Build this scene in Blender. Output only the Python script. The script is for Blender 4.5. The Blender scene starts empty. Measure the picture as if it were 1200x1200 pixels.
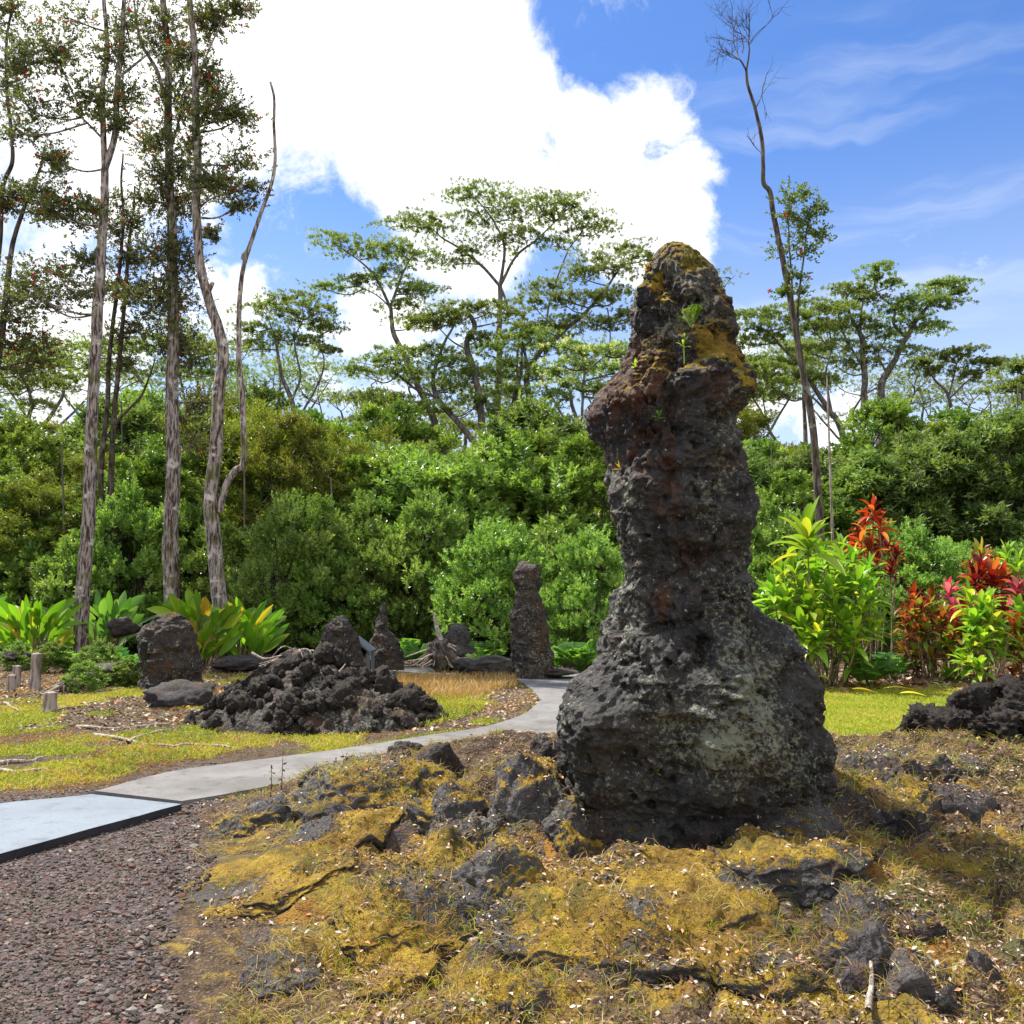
import bpy, math, random
import numpy as np
from mathutils import Vector

# ------------------------------------------------------------------ camera / world / sun / exposure
SC = bpy.context.scene
COL = SC.collection
R = math.radians
CAMZ, PITCH, FPX = 1.55, R(5.5), 1040.0          # photograph is 1200 px square
cam = bpy.data.cameras.new('camera'); camo = bpy.data.objects.new('camera', cam); COL.objects.link(camo)
cam.sensor_width = 36; cam.lens = FPX / 1200 * 36; cam.clip_start = 0.05; cam.clip_end = 3000
camo.location = (0, 0, CAMZ); camo.rotation_euler = (R(90) + PITCH, 0, 0)
SC.camera = camo

SUN_EL, SUN_FROM = R(58), (-0.84, 0.54)           # the sun stands behind-left of the lava tree
sun = bpy.data.lights.new('sun', 'SUN'); suno = bpy.data.objects.new('sun', sun); COL.objects.link(suno)
sun.energy = 5.0; sun.angle = R(0.55); sun.color = (1.0, 0.94, 0.84)
sd = Vector((SUN_FROM[0] * math.cos(SUN_EL), SUN_FROM[1] * math.cos(SUN_EL), math.sin(SUN_EL)))
suno.rotation_euler = sd.to_track_quat('Z', 'Y').to_euler()
SC.view_settings.view_transform = 'Standard'; SC.view_settings.look = 'None'
SC.view_settings.exposure = 0.82; SC.view_settings.gamma = 1
SC.cycles.max_bounces = 6; SC.cycles.diffuse_bounces = 3; SC.cycles.transmission_bounces = 4
SC.cycles.transparent_max_bounces = 4; SC.cycles.glossy_bounces = 2
SC.cycles.use_denoising = True

def ray(px, py):
    a, b = (px - 600) / FPX, (600 - py) / FPX
    return np.array([a, math.cos(PITCH) - b * math.sin(PITCH), math.sin(PITCH) + b * math.cos(PITCH)])
def at(px, py, Y):
    d = ray(px, py); t = Y / d[1]
    return np.array([d[0] * t, Y, CAMZ + d[2] * t])
def gp(px, py, z=0.0):
    d = ray(px, py); t = (z - CAMZ) / d[2]
    return np.array([d[0] * t, d[1] * t, z])
def topx(P):
    x, y, z = P[:, 0], P[:, 1], P[:, 2] - CAMZ
    f = y * math.cos(PITCH) + z * math.sin(PITCH); u = -y * math.sin(PITCH) + z * math.cos(PITCH)
    f = np.where(f < 0.05, 0.05, f)
    return 600 + FPX * x / f, 600 - FPX * u / f

# ------------------------------------------------------------------ node helpers
class NT:
    def __init__(s, tree): s.t = tree; s.n = tree.nodes; s.l = tree.links
    def new(s, typ, **kw):
        n = s.n.new(typ)
        for k, v in kw.items(): setattr(n, k, v)
        return n
    def link(s, a, b): s.l.new(a, b)
    def put(s, sock, v):
        if isinstance(v, bpy.types.NodeSocket): s.l.new(v, sock)
        elif v is not None:
            if isinstance(v, (tuple, list)) and len(v) == 3 and sock.type == 'RGBA': v = (*v, 1)
            sock.default_value = v
    def math(s, op, a, b=None, c=None, clamp=False):
        n = s.new('ShaderNodeMath', operation=op); n.use_clamp = clamp
        s.put(n.inputs[0], a)
        if b is not None: s.put(n.inputs[1], b)
        if c is not None: s.put(n.inputs[2], c)
        return n.outputs[0]
    def vmath(s, op, a, b=None):
        n = s.new('ShaderNodeVectorMath', operation=op)
        s.put(n.inputs[0], a)
        if b is not None: s.put(n.inputs[1], b)
        return n.outputs['Value'] if op in ('DOT_PRODUCT', 'LENGTH') else n.outputs[0]
    def noise(s, vec, scale, detail=5, rough=0.6, dist=0.0, out='Fac'):
        n = s.new('ShaderNodeTexNoise'); s.put(n.inputs['Vector'], vec)
        n.inputs['Scale'].default_value = scale; n.inputs['Detail'].default_value = detail
        n.inputs['Roughness'].default_value = rough; n.inputs['Distortion'].default_value = dist
        return n.outputs[out]
    def voro(s, vec, scale, feature='F1', out='Distance', rand=1.0):
        n = s.new('ShaderNodeTexVoronoi', feature=feature); s.put(n.inputs['Vector'], vec)
        n.inputs['Scale'].default_value = scale; n.inputs['Randomness'].default_value = rand
        return n.outputs[out]
    def step(s, v, lo, hi, a=0.0, b=1.0):
        n = s.new('ShaderNodeMapRange', interpolation_type='SMOOTHSTEP'); s.put(n.inputs[0], v)
        n.inputs[1].default_value = lo; n.inputs[2].default_value = hi
        n.inputs[3].default_value = a; n.inputs[4].default_value = b
        return n.outputs[0]
    def mix(s, f, a, b, blend='MIX'):
        n = s.new('ShaderNodeMix', data_type='RGBA', blend_type=blend); s.put(n.inputs[0], f)
        s.put(n.inputs[6], a); s.put(n.inputs[7], b); return n.outputs[2]
    def ramp(s, f, stops, interp='LINEAR'):
        n = s.new('ShaderNodeValToRGB'); n.color_ramp.interpolation = interp; s.put(n.inputs[0], f)
        e = n.color_ramp.elements
        while len(e) < len(stops): e.new(0.5)
        for el, (p, c) in zip(e, stops): el.position = p; el.color = (*c, 1)
        return n.outputs[0]
    def attr(s, name):
        return s.new('ShaderNodeAttribute', attribute_name=name).outputs['Fac']
    def bump(s, h, strength, dist, normal=None):
        n = s.new('ShaderNodeBump'); n.inputs['Strength'].default_value = strength
        n.inputs['Distance'].default_value = dist; s.put(n.inputs['Height'], h)
        if normal is not None: s.put(n.inputs['Normal'], normal)
        return n.outputs[0]
    def scale(s, vec, sc):
        n = s.new('ShaderNodeMapping'); s.put(n.inputs[0], vec); n.inputs['Scale'].default_value = sc
        return n.outputs[0]

def mat(name):
    m = bpy.data.materials.new(name); m.use_nodes = True; m.node_tree.nodes.clear()
    t = NT(m.node_tree); out = t.new('ShaderNodeOutputMaterial'); return m, t, out
def principled(t, color, rough=0.8, normal=None, spec=0.3):
    b = t.new('ShaderNodeBsdfPrincipled'); t.put(b.inputs['Base Color'], color); t.put(b.inputs['Roughness'], rough)
    b.inputs['Specular IOR Level'].default_value = spec
    if normal is not None: t.put(b.inputs['Normal'], normal)
    return b.outputs[0]

# ------------------------------------------------------------------ sky
W = bpy.data.worlds.new('World'); SC.world = W; W.use_nodes = True
t = NT(W.node_tree); t.n.clear()
out = t.new('ShaderNodeOutputWorld'); bg = t.new('ShaderNodeBackground'); bg.inputs['Strength'].default_value = 0.075
sky = t.new('ShaderNodeTexSky', sky_type='NISHITA'); sky.sun_disc = False
sky.sun_elevation = SUN_EL; sky.sun_rotation = math.atan2(SUN_FROM[0], SUN_FROM[1])
sky.air_density = 1.0; sky.dust_density = 0.4; sky.ozone_density = 2.5
tc = t.new('ShaderNodeTexCoord').outputs['Generated']
nrm = t.vmath('NORMALIZE', tc)
def ndir(px, py):
    d = ray(px, py); d = d / np.linalg.norm(d); return (float(d[0]), float(d[1]), float(d[2]))
def blob(px, py, rpx):
    dp = t.vmath('DOT_PRODUCT', nrm, ndir(px, py))
    r = rpx / FPX
    return t.step(dp, math.cos(r * 1.22), 1 - (1 - math.cos(r)) * 0.05)
blobs = [(510, 120, 160), (420, 40, 165), (280, 40, 190), (600, 80, 75), (660, 190, 100), (560, 220, 120), (150, 90, 300),
         (755, 172, 108), (815, 155, 74), (290, 330, 110), (100, 330, 110), (390, 400, 120), (-100, 200, 300), (760, 260, 80), (900, 500, 130)]
wts = [1.15, 1.1, 1.0, .7, .8, .75, .85, .56, .46, .55, .4, .42, .9, .55, .5]
s = None
for b_, w_ in zip(blobs, wts):
    v = t.math('MULTIPLY', blob(*b_), w_)
    s = v if s is None else t.math('MAXIMUM', s, v)
for q_ in ((375, 250, 90, .28), (250, 300, 60, .2), (700, 10, 90, .45), (965, 70, 130, .6)):
    s = t.math('SUBTRACT', s, t.math('MULTIPLY', blob(*q_[:3]), q_[3]))
for dd_, rad_, w_ in (((0, -.85, .5), 70, .95), ((.9, -.3, .6), 45, .8), ((0, .1, 1), 32, .7)):  # unseen clouds behind and above the camera, added as neutral fill to lift shadows
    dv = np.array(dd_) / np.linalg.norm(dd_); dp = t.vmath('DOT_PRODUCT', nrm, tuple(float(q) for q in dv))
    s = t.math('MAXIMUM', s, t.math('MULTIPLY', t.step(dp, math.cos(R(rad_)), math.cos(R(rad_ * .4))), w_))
s = t.math('SUBTRACT', s, t.math('MULTIPLY', blob(985, 60, 150), .45))
warp = t.noise(nrm, 3.0, 4, 0.6, out='Color')
wv = t.vmath('ADD', nrm, t.vmath('SCALE', warp))
wv.node.inputs[1].links[0].from_node.inputs['Scale'].default_value = 0.13
n1 = t.noise(wv, 7.0, 10, 0.66); n2 = t.noise(t.scale(wv, (1, 1, 1.8)), 2.2, 8, 0.6)
nn = t.math('ADD', t.math('MULTIPLY', n1, 0.9), t.math('MULTIPLY', n2, 0.9))      # ~0.9
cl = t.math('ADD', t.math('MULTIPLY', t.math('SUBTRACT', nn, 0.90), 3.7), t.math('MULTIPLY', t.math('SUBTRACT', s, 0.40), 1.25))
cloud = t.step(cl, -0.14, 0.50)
# thin streaks over the right half of the sky
rot = t.new('ShaderNodeMapping'); t.put(rot.inputs[0], wv); rot.inputs['Rotation'].default_value = (0, R(-14), 0)
rot.inputs['Scale'].default_value = (1.2, 1.2, 9.0)
wisp = t.noise(rot.outputs[0], 2.1, 7, 0.58)
band = t.math('MAXIMUM', t.math('MAXIMUM', blob(1080, 235, 210), blob(900, 260, 160)), t.math('MULTIPLY', blob(1150, 420, 330), .55))
wm = t.math('MULTIPLY', t.step(wisp, 0.47, 0.80), t.math('ADD', t.math('MULTIPLY', band, 0.36), 0.02))
sepz = t.new('ShaderNodeSeparateXYZ'); t.put(sepz.inputs[0], nrm)
lowhaze = t.step(sepz.outputs[2], 0.50, 0.05, 0.0, 0.70)
skyc = t.mix(1.0, sky.outputs[0], (0.80, 1.12, 1.60), 'MULTIPLY')
c = t.mix(lowhaze, skyc, (7.0, 7.8, 8.6))
c = t.mix(wm, c, (8.6, 9.0, 9.4))
shade = t.step(t.noise(wv, 4.0, 5, 0.55), 0.35, 0.62)
cc = t.mix(shade, (8.4, 8.8, 9.4), (11.5, 11.4, 11.2))
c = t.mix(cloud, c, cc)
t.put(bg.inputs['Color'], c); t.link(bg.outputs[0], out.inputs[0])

# ------------------------------------------------------------------ numpy noise
def _h(ix, iy, iz, seed):
    n = (ix * 374761393 + iy * 668265263 + iz * 1440662683 + seed * 974634777) & 0xFFFFFFFF
    n = ((n ^ (n >> 13)) * 1274126177) & 0xFFFFFFFF
    n = ((n ^ (n >> 15)) * 2246822519) & 0xFFFFFFFF
    return ((n ^ (n >> 16)) & 0xFFFF) / 65535.0
def vn(p, seed=0):
    i = np.floor(p).astype(np.int64); f = p - i; u = f * f * (3 - 2 * f)
    ux, uy, uz = u[:, 0], u[:, 1], u[:, 2]; r = 0
    for dx in (0, 1):
        for dy in (0, 1):
            for dz in (0, 1):
                w = (ux if dx else 1 - ux) * (uy if dy else 1 - uy) * (uz if dz else 1 - uz)
                r = r + w * _h(i[:, 0] + dx, i[:, 1] + dy, i[:, 2] + dz, seed)
    return r * 2 - 1
def fbm(p, octv=5, seed=0, gain=0.5, lac=2.03, ridged=False):
    a, r, tot = 1.0, 0, 0
    for o in range(octv):
        n = vn(p, seed + o * 17)
        if ridged: n = 1 - 2 * np.abs(n)
        r = r + a * n; tot += a; a *= gain; p = p * lac + 7.31
    return r / tot
def cell(p, seed=0):
    """distance to nearest feature point (0..~1)"""
    i = np.floor(p).astype(np.int64); best = np.full(len(p), 9.0); sec = best.copy()
    for dx in (-1, 0, 1):
        for dy in (-1, 0, 1):
            for dz in (-1, 0, 1):
                c = i + (dx, dy, dz)
                q = np.stack([c[:, k] + _h(c[:, 0], c[:, 1], c[:, 2], seed + 31 * k) for k in range(3)], 1)
                d = ((q - p) ** 2).sum(1)
                sec = np.minimum(sec, np.maximum(best, d)); best = np.minimum(best, d)
    return np.sqrt(best), np.sqrt(sec)
def ss(a, b, x):
    u = np.clip((x - a) / (b - a), 0, 1); return u * u * (3 - 2 * u)
def xyz(x, y, z=0.0):
    return np.stack([x, y, np.zeros_like(x) + z], 1)
def unit(v):
    return v / (np.linalg.norm(v, axis=-1, keepdims=True) + 1e-9)

# ------------------------------------------------------------------ mesh collector
class MB:
    def __init__(s): s.v = []; s.f3 = []; s.f4 = []; s.a = []; s.n = 0
    def add(s, v, f, rnd=0.5):
        v = np.asarray(v, float).reshape(-1, 3); f = np.asarray(f, np.int64)
        (s.f3 if f.shape[1] == 3 else s.f4).append(f + s.n)
        s.v.append(v); s.a.append(np.broadcast_to(np.asarray(rnd, float), (len(v),)).copy()); s.n += len(v)
    def mesh(s, name, m=None, smooth=True, attrs=None):
        me = bpy.data.meshes.new(name)
        if s.n == 0: return me
        v = np.concatenate(s.v)
        f3 = np.concatenate(s.f3) if s.f3 else np.zeros((0, 3), np.int64)
        f4 = np.concatenate(s.f4) if s.f4 else np.zeros((0, 4), np.int64)
        me.vertices.add(len(v)); me.vertices.foreach_set('co', v.ravel().astype(np.float32))
        nl = f3.size + f4.size; me.loops.add(nl)
        me.loops.foreach_set('vertex_index', np.concatenate([f3.ravel(), f4.ravel()]).astype(np.int32))
        me.polygons.add(len(f3) + len(f4))
        st = np.concatenate([np.arange(len(f3)) * 3, f3.size + np.arange(len(f4)) * 4]).astype(np.int32)
        me.polygons.foreach_set('loop_start', st)
        me.update(calc_edges=True)
        me.polygons.foreach_set('use_smooth', np.full(len(st), smooth))
        at_ = me.attributes.new('rnd', 'FLOAT', 'POINT'); at_.data.foreach_set('value', np.concatenate(s.a).astype(np.float32))
        for k, arr in (attrs or {}).items():
            q = me.attributes.new(k, 'FLOAT', 'POINT'); q.data.foreach_set('value', np.asarray(arr, np.float32))
        if m: me.materials.append(m)
        me.validate(); return me
    def build(s, name, m, parent=None, smooth=True, attrs=None):
        o = bpy.data.objects.new(name, s.mesh(name, m, smooth, attrs)); COL.objects.link(o)
        if parent: o.parent = parent
        return o

def tag(o, label=None, cat=None, group=None, kind=None):
    if label: o['label'] = label
    if cat: o['category'] = cat
    if group: o['group'] = group
    if kind: o['kind'] = kind
    return o
def thing(name, label, cat, loc=(0, 0, 0), group=None, rz=0.0):
    o = bpy.data.objects.new(name, None); COL.objects.link(o); o.location = loc; o.rotation_euler = (0, 0, rz)
    o.empty_display_size = 0.2
    return tag(o, label, cat, group)
def inst(name, me, parent, scale=None):
    o = bpy.data.objects.new(name, me); COL.objects.link(o); o.parent = parent
    if scale is not None: o.scale = scale
    return o

def resample(pts, k=4):
    P = np.asarray(pts, float)
    if len(P) < 3: return np.stack([P[0] + (P[-1] - P[0]) * u for u in np.linspace(0, 1, k + 1)])
    Q = np.vstack([2 * P[0] - P[1], P, 2 * P[-1] - P[-2]]); o = []
    for i in range(1, len(Q) - 2):
        a, b, c, d = Q[i - 1], Q[i], Q[i + 1], Q[i + 2]
        for u in np.linspace(0, 1, k, endpoint=False):
            o.append(0.5 * ((2 * b) + (c - a) * u + (2 * a - 5 * b + 4 * c - d) * u * u + (3 * b - a - 3 * c + d) * u ** 3))
    o.append(P[-1]); return np.array(o)
def tube(mb, pts, r0, r1, sides=8, rough=0.0, rnd=0.5, seed=0, cap=True, power=1.0):
    P = np.asarray(pts, float); n = len(P)
    T = unit(np.gradient(P, axis=0)); u = np.linspace(0, 1, n)
    rad = r0 + (r1 - r0) * u ** power if np.ndim(r0) == 0 else np.asarray(r0)
    ref = np.array([1.0, 0.13, 0.0]) if abs(T[0][0]) < 0.85 else np.array([0.0, 1.0, 0.1])
    A = unit(np.cross(T, ref)); B = np.cross(T, A)
    th = np.linspace(0, 2 * math.pi, sides, endpoint=False)
    ring = A[:, None] * np.cos(th)[None, :, None] + B[:, None] * np.sin(th)[None, :, None]
    rr = rad[:, None] * np.ones(sides)[None]
    if rough:
        q = (P[:, None] + ring * rad[:, None, None]).reshape(-1, 3)
        f = max(float(np.max(rad)), 1e-3)
        q2 = q / f * np.array([1.2, 1.2, 0.35])
        rr = rr * (1 + rough * fbm(q2, 3, seed).reshape(n, sides))
    V = P[:, None] + ring * rr[..., None]
    i = np.arange(n - 1)[:, None] * sides; j = np.arange(sides)[None]; jn = (j + 1) % sides
    F = np.stack([i + j, i + jn, i + sides + jn, i + sides + j], -1).reshape(-1, 4)
    V = V.reshape(-1, 3); mb.add(V, F, rnd)
    if cap:
        mb.add(np.vstack([V[-sides:], P[-1] + T[-1] * rad[-1] * 0.3]), np.stack([np.arange(sides), (np.arange(sides) + 1) % sides, np.full(sides, sides)], 1), rnd)

rng = np.random.default_rng(7); random.seed(7)
def rdir(n, r=rng):
    return unit(r.normal(size=(n, 3)))

def quads(mb, P, D, N, L, Wd, rnd, fold=0.25):
    """folded rhombic leaves"""
    n = len(P)
    if n == 0: return
    S = unit(np.cross(D, N)); N2 = np.cross(S, D)
    L = np.broadcast_to(L, (n,))[:, None]; Wd = np.broadcast_to(Wd, (n,))[:, None]
    b, tp = P, P + D * L
    m = P + D * L * 0.45 + N2 * Wd * fold
    l, r = m - S * Wd * 0.5, m + S * Wd * 0.5
    V = np.stack([b, r, tp, l], 1).reshape(-1, 3)
    i = np.arange(n) * 4
    F = np.concatenate([np.stack([i, i + 1, i + 2], 1), np.stack([i, i + 2, i + 3], 1)])
    mb.add(V, F, np.repeat(np.broadcast_to(rnd, (n,)), 4))

def whorls(mb, tips, axes, k, L, Wd, spread=0.9, back=0.15, clump=None, jit=0.35, r=rng):
    """k leaves round every shoot tip"""
    n = len(tips)
    if n == 0: return
    ref = unit(np.cross(axes, unit(r.normal(size=(n, 3))))); bi = np.cross(axes, ref)
    T = np.repeat(tips, k, 0); A = np.repeat(axes, k, 0); U = np.repeat(ref, k, 0); V = np.repeat(bi, k, 0)
    ph = np.tile(np.arange(k) * 2.399, n) + r.uniform(0, .8, n * k)
    e = spread * (0.35 + 0.9 * np.tile((np.arange(k) + .5) / k, n)) + r.normal(0, .15, n * k)
    D = A * np.cos(e)[:, None] + (U * np.cos(ph)[:, None] + V * np.sin(ph)[:, None]) * np.sin(e)[:, None]
    D = unit(D + r.normal(0, jit * .4, (n * k, 3)))
    P = T - A * (np.tile((np.arange(k)) / k, n) * back)[:, None]
    N = unit(A + r.normal(0, jit, (n * k, 3)))
    c = r.uniform(0, 1, n) if clump is None else clump
    rn = np.clip(np.repeat(c, k) * .65 + r.uniform(0, .35, n * k), 0, 1)
    sc = r.uniform(.7, 1.2, n * k)
    quads(mb, P, D, N, L * sc, Wd * sc, rn)

def strips(mb, P, D, L, Wd, droop, nseg=6, rnd=0.5, prof='leaf', fold=0.25, up=(0, 0, 1), twist=0.0):
    """curved strap leaves with a folded midrib"""
    n = len(P); D = unit(D); L = np.broadcast_to(L, (n,)).astype(float); Wd = np.broadcast_to(Wd, (n,)).astype(float)
    droop = np.broadcast_to(droop, (n,)).astype(float)
    S = np.cross(D, np.array(up, float)); bad = np.linalg.norm(S, axis=1) < .15; S[bad] = np.cross(D[bad], [1, 0, 0]); S = unit(S)
    if twist: S = unit(S + rng.normal(0, twist, S.shape))
    tt = np.linspace(0, 1, nseg + 1)
    if prof == 'leaf': w = np.sin(math.pi * np.clip(tt * .93 + .05, 0, 1)) ** .8
    elif prof == 'strap': w = np.minimum(1, tt * 5 + .35) * np.clip((1 - tt) * 2.2, 0, 1) ** .7
    else: w = (1 - tt) ** .7
    w = np.maximum(w, 0.01)
    C = P[:, None] + L[:, None, None] * (D[:, None] * tt[None, :, None] + np.array([0, 0, -1.0]) * (droop[:, None] * tt[None] ** 2)[..., None])
    T = unit(np.gradient(C, axis=1)); N = np.cross(np.repeat(S[:, None], nseg + 1, 1), T)
    hw = (Wd[:, None] * w[None] * .5)[..., None]
    l = C - S[:, None] * hw + N * hw * fold * 2; r = C + S[:, None] * hw + N * hw * fold * 2
    V = np.stack([l, C, r], 2).reshape(n, -1, 3)
    j = np.arange(nseg) * 3
    f = np.concatenate([np.stack([j, j + 1, j + 4, j + 3], 1), np.stack([j + 1, j + 2, j + 5, j + 4], 1)])
    F = (np.arange(n)[:, None, None] * (nseg + 1) * 3 + f[None]).reshape(-1, 4)
    mb.add(V.reshape(-1, 3), F, np.repeat(np.broadcast_to(rnd, (n,)), (nseg + 1) * 3))

def blades(mb, P, D, L, Wd, rnd, bend=0.4):
    """grass blades: two segments to a point"""
    n = len(P); L = np.broadcast_to(L, (n,))[:, None]; Wd = np.broadcast_to(Wd, (n,))[:, None]
    S = unit(np.cross(D, unit(rng.normal(size=(n, 3)))))
    g = D * np.array([1, 1, 0]); m = P + D * L * .55
    tip = m + unit(D + g * bend * 3 + np.array([0, 0, -bend])) * L * .5
    V = np.stack([P - S * Wd * .5, P + S * Wd * .5, m + S * Wd * .4, m - S * Wd * .4, tip], 1).reshape(-1, 3)
    i = np.arange(n) * 5
    mb.add(V, np.stack([i, i + 1, i + 2, i + 3], 1), np.repeat(np.broadcast_to(rnd, (n,)), 5))
    mb.f3.append(np.stack([i + 3, i + 2, i + 4], 1) + mb.n - len(V))

# ------------------------------------------------------------------ materials
def leafmat(name, stops, trans=0.35, rough=0.45, spec=0.35, objvar=0.25, tint=(1.25, 1.3, 0.5)):
    m, t, out = mat(name)
    rnd = t.attr('rnd'); col = t.ramp(rnd, stops)
    oi = t.new('ShaderNodeObjectInfo').outputs['Random']
    hs = t.new('ShaderNodeHueSaturation'); t.put(hs.inputs['Color'], col)
    t.put(hs.inputs['Value'], t.math('ADD', 1 - objvar, t.math('MULTIPLY', oi, 2 * objvar)))
    t.put(hs.inputs['Hue'], t.math('ADD', 0.5 - 0.012, t.math('MULTIPLY', oi, 0.024)))
    col = hs.outputs[0]
    p = principled(t, col, rough, spec=spec)
    tr = t.new('ShaderNodeBsdfTranslucent'); t.put(tr.inputs[0], t.mix(1.0, col, tint, 'MULTIPLY'))
    mx = t.new('ShaderNodeMixShader'); mx.inputs[0].default_value = trans
    t.link(p, mx.inputs[1]); t.link(tr.outputs[0], mx.inputs[2]); t.link(mx.outputs[0], out.inputs[0])
    return m
M = {}
M['broad'] = leafmat('broad_leaf', [(0, (.045, .09, .014)), (.4, (.125, .215, .030)), (.75, (.27, .37, .055)), (.97, (.45, .50, .13)), (1, (.40, .28, .06))], trans=.33, rough=.38, spec=.6, tint=(1.2, 1.2, .6))
M['shrub'] = leafmat('shrub_leaf', [(0, (.055, .11, .022)), (.35, (.15, .26, .045)), (.75, (.32, .45, .10)), (1, (.52, .60, .18))], trans=.38, rough=.36, spec=.6, tint=(1.2, 1.25, .6))
M['fine'] = leafmat('fine_leaf', [(0, (.07, .095, .015)), (.5, (.18, .215, .03)), (.85, (.32, .345, .06)), (.97, (.32, .30, .07)), (1, (.38, .20, .06))], trans=.45)
M['pale'] = leafmat('pale_leaf', [(0, (.055, .10, .028)), (.5, (.14, .21, .055)), (.9, (.27, .34, .11)), (1, (.34, .34, .16))], trans=.45)
M['albizia'] = leafmat('albizia_leaf', [(0, (.09, .14, .035)), (.5, (.19, .25, .065)), (.9, (.30, .36, .10)), (1, (.24, .26, .08))], objvar=.15, trans=.5)
M['albizia_flower'] = leafmat('albizia_flower', [(0, (.09, .16, .03)), (.5, (.16, .25, .05)), (.65, (.40, .42, .18)), (1, (.70, .65, .40))])
M['ohia'] = leafmat('ohia_leaf', [(0, (.055, .060, .040)), (.4, (.10, .115, .060)), (.7, (.17, .19, .06)), (.93, (.28, .28, .06)), (1, (.30, .17, .10))], trans=.35, objvar=.12)
M['ohia_flower'] = leafmat('ohia_flower', [(0, (.45, .02, .015)), (1, (.75, .08, .04))], trans=.2, objvar=.05, tint=(1, 1, 1))
M['ti_green'] = leafmat('ti_green', [(0, (.11, .24, .02)), (.6, (.24, .42, .04)), (.9, (.42, .54, .06)), (1, (.65, .52, .05))], trans=.45, rough=.33, spec=.5, objvar=.12)
M['ti_red'] = leafmat('ti_red', [(0, (.10, .012, .012)), (.5, (.28, .030, .015)), (.8, (.50, .09, .02)), (1, (.62, .24, .04))], trans=.42, rough=.35, spec=.5, tint=(1.4, .9, .6), objvar=.15)
M['ti_pink'] = leafmat('ti_pink', [(0, (.35, .03, .06)), (.6, (.60, .07, .12)), (1, (.7, .30, .30))], trans=.42, rough=.35, spec=.5, tint=(1.3, .9, .8), objvar=.1)
M['ti_mixed'] = leafmat('ti_mixed', [(0, (.10, .03, .02)), (.3, (.35, .07, .03)), (.5, (.45, .22, .04)), (.7, (.35, .36, .05)), (1, (.14, .28, .04))], trans=.42, rough=.35, spec=.5, tint=(1.3, 1.1, .5))
M['ginger'] = leafmat('ginger_leaf', [(0, (.09, .22, .02)), (.6, (.20, .40, .03)), (.9, (.36, .50, .05)), (1, (.60, .38, .05))], trans=.48, rough=.3, spec=.5, objvar=.1)
M['fern'] = leafmat('fern_leaf', [(0, (.06, .16, .03)), (.6, (.14, .32, .06)), (1, (.32, .50, .12))], trans=.4, rough=.3, spec=.5, objvar=.15)
M['yellow_leaf'] = leafmat('yellow_leaf', [(0, (.45, .28, .04)), (1, (.70, .52, .05))], trans=.3)
M['grass'] = leafmat('grass_blade', [(0, (.12, .18, .02)), (.4, (.26, .33, .035)), (.75, (.44, .42, .05)), (1, (.55, .40, .11))], trans=.45, rough=.5, objvar=0, tint=(1.2, 1.15, .7))
M['lawn'] = leafmat('lawn_blade', [(0, (.16, .23, .02)), (.5, (.32, .36, .03)), (.85, (.46, .42, .045)), (1, (.50, .34, .10))], trans=.45, rough=.5, objvar=0, tint=(1.15, 1.15, .7))
M['straw'] = leafmat('straw_blade', [(0, (.16, .095, .035)), (.5, (.36, .23, .07)), (.85, (.55, .40, .15)), (1, (.60, .50, .30))], trans=.35, rough=.6, objvar=0, tint=(1.2, 1.05, .7))
M['litter'] = leafmat('dead_leaf', [(0, (.09, .045, .022)), (.45, (.22, .12, .06)), (.75, (.40, .30, .20)), (.9, (.62, .55, .45)), (1, (.70, .22, .05))], trans=.1, rough=.7, objvar=0, tint=(1, 1, 1))
M['chips'] = leafmat('pale_chips', [(0, (.35, .27, .20)), (.5, (.60, .52, .42)), (1, (.80, .76, .68))], trans=.05, rough=.7, objvar=0, tint=(1, 1, 1))

def barkmat(name, c0, c1, c2, moss=0.0, sc=1.0):
    m, t, out = mat(name)
    co = t.new('ShaderNodeTexCoord').outputs['Object']
    st = t.scale(co, (9 * sc, 9 * sc, 1.6 * sc)); n1 = t.noise(st, 2.0, 6, .65); n2 = t.noise(co, 3.0 * sc, 5, .6)
    col = t.mix(t.step(n1, .40, .60), c0, c1)
    col = t.mix(t.step(n2, .56, .68), col, c2)
    if moss: col = t.mix(t.math('MULTIPLY', t.step(t.noise(co, 1.7 * sc, 5, .6), .52, .62), moss), col, (.10, .11, .02))
    nb = t.bump(n1, .8, .03); t.link(principled(t, col, .85, nb, .2), out.inputs[0]); return m
M['bark_pale'] = barkmat('ohia_bark', (.05, .033, .028), (.38, .315, .285), (.56, .50, .46), moss=.5)
M['bark_dark'] = barkmat('dark_bark', (.035, .026, .022), (.13, .10, .085), (.22, .19, .16), moss=.3)
M['bark_grey'] = barkmat('grey_bark', (.06, .052, .045), (.16, .14, .12), (.25, .22, .19), sc=.5)
M['wood'] = barkmat('weathered_wood', (.16, .12, .10), (.38, .32, .28), (.50, .45, .40))
M['twig'] = barkmat('bleached_twig', (.22, .17, .13), (.50, .43, .36), (.62, .56, .48), sc=3)
M['cane'] = barkmat('ti_cane', (.12, .085, .05), (.34, .26, .16), (.42, .34, .22), sc=3)

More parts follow.
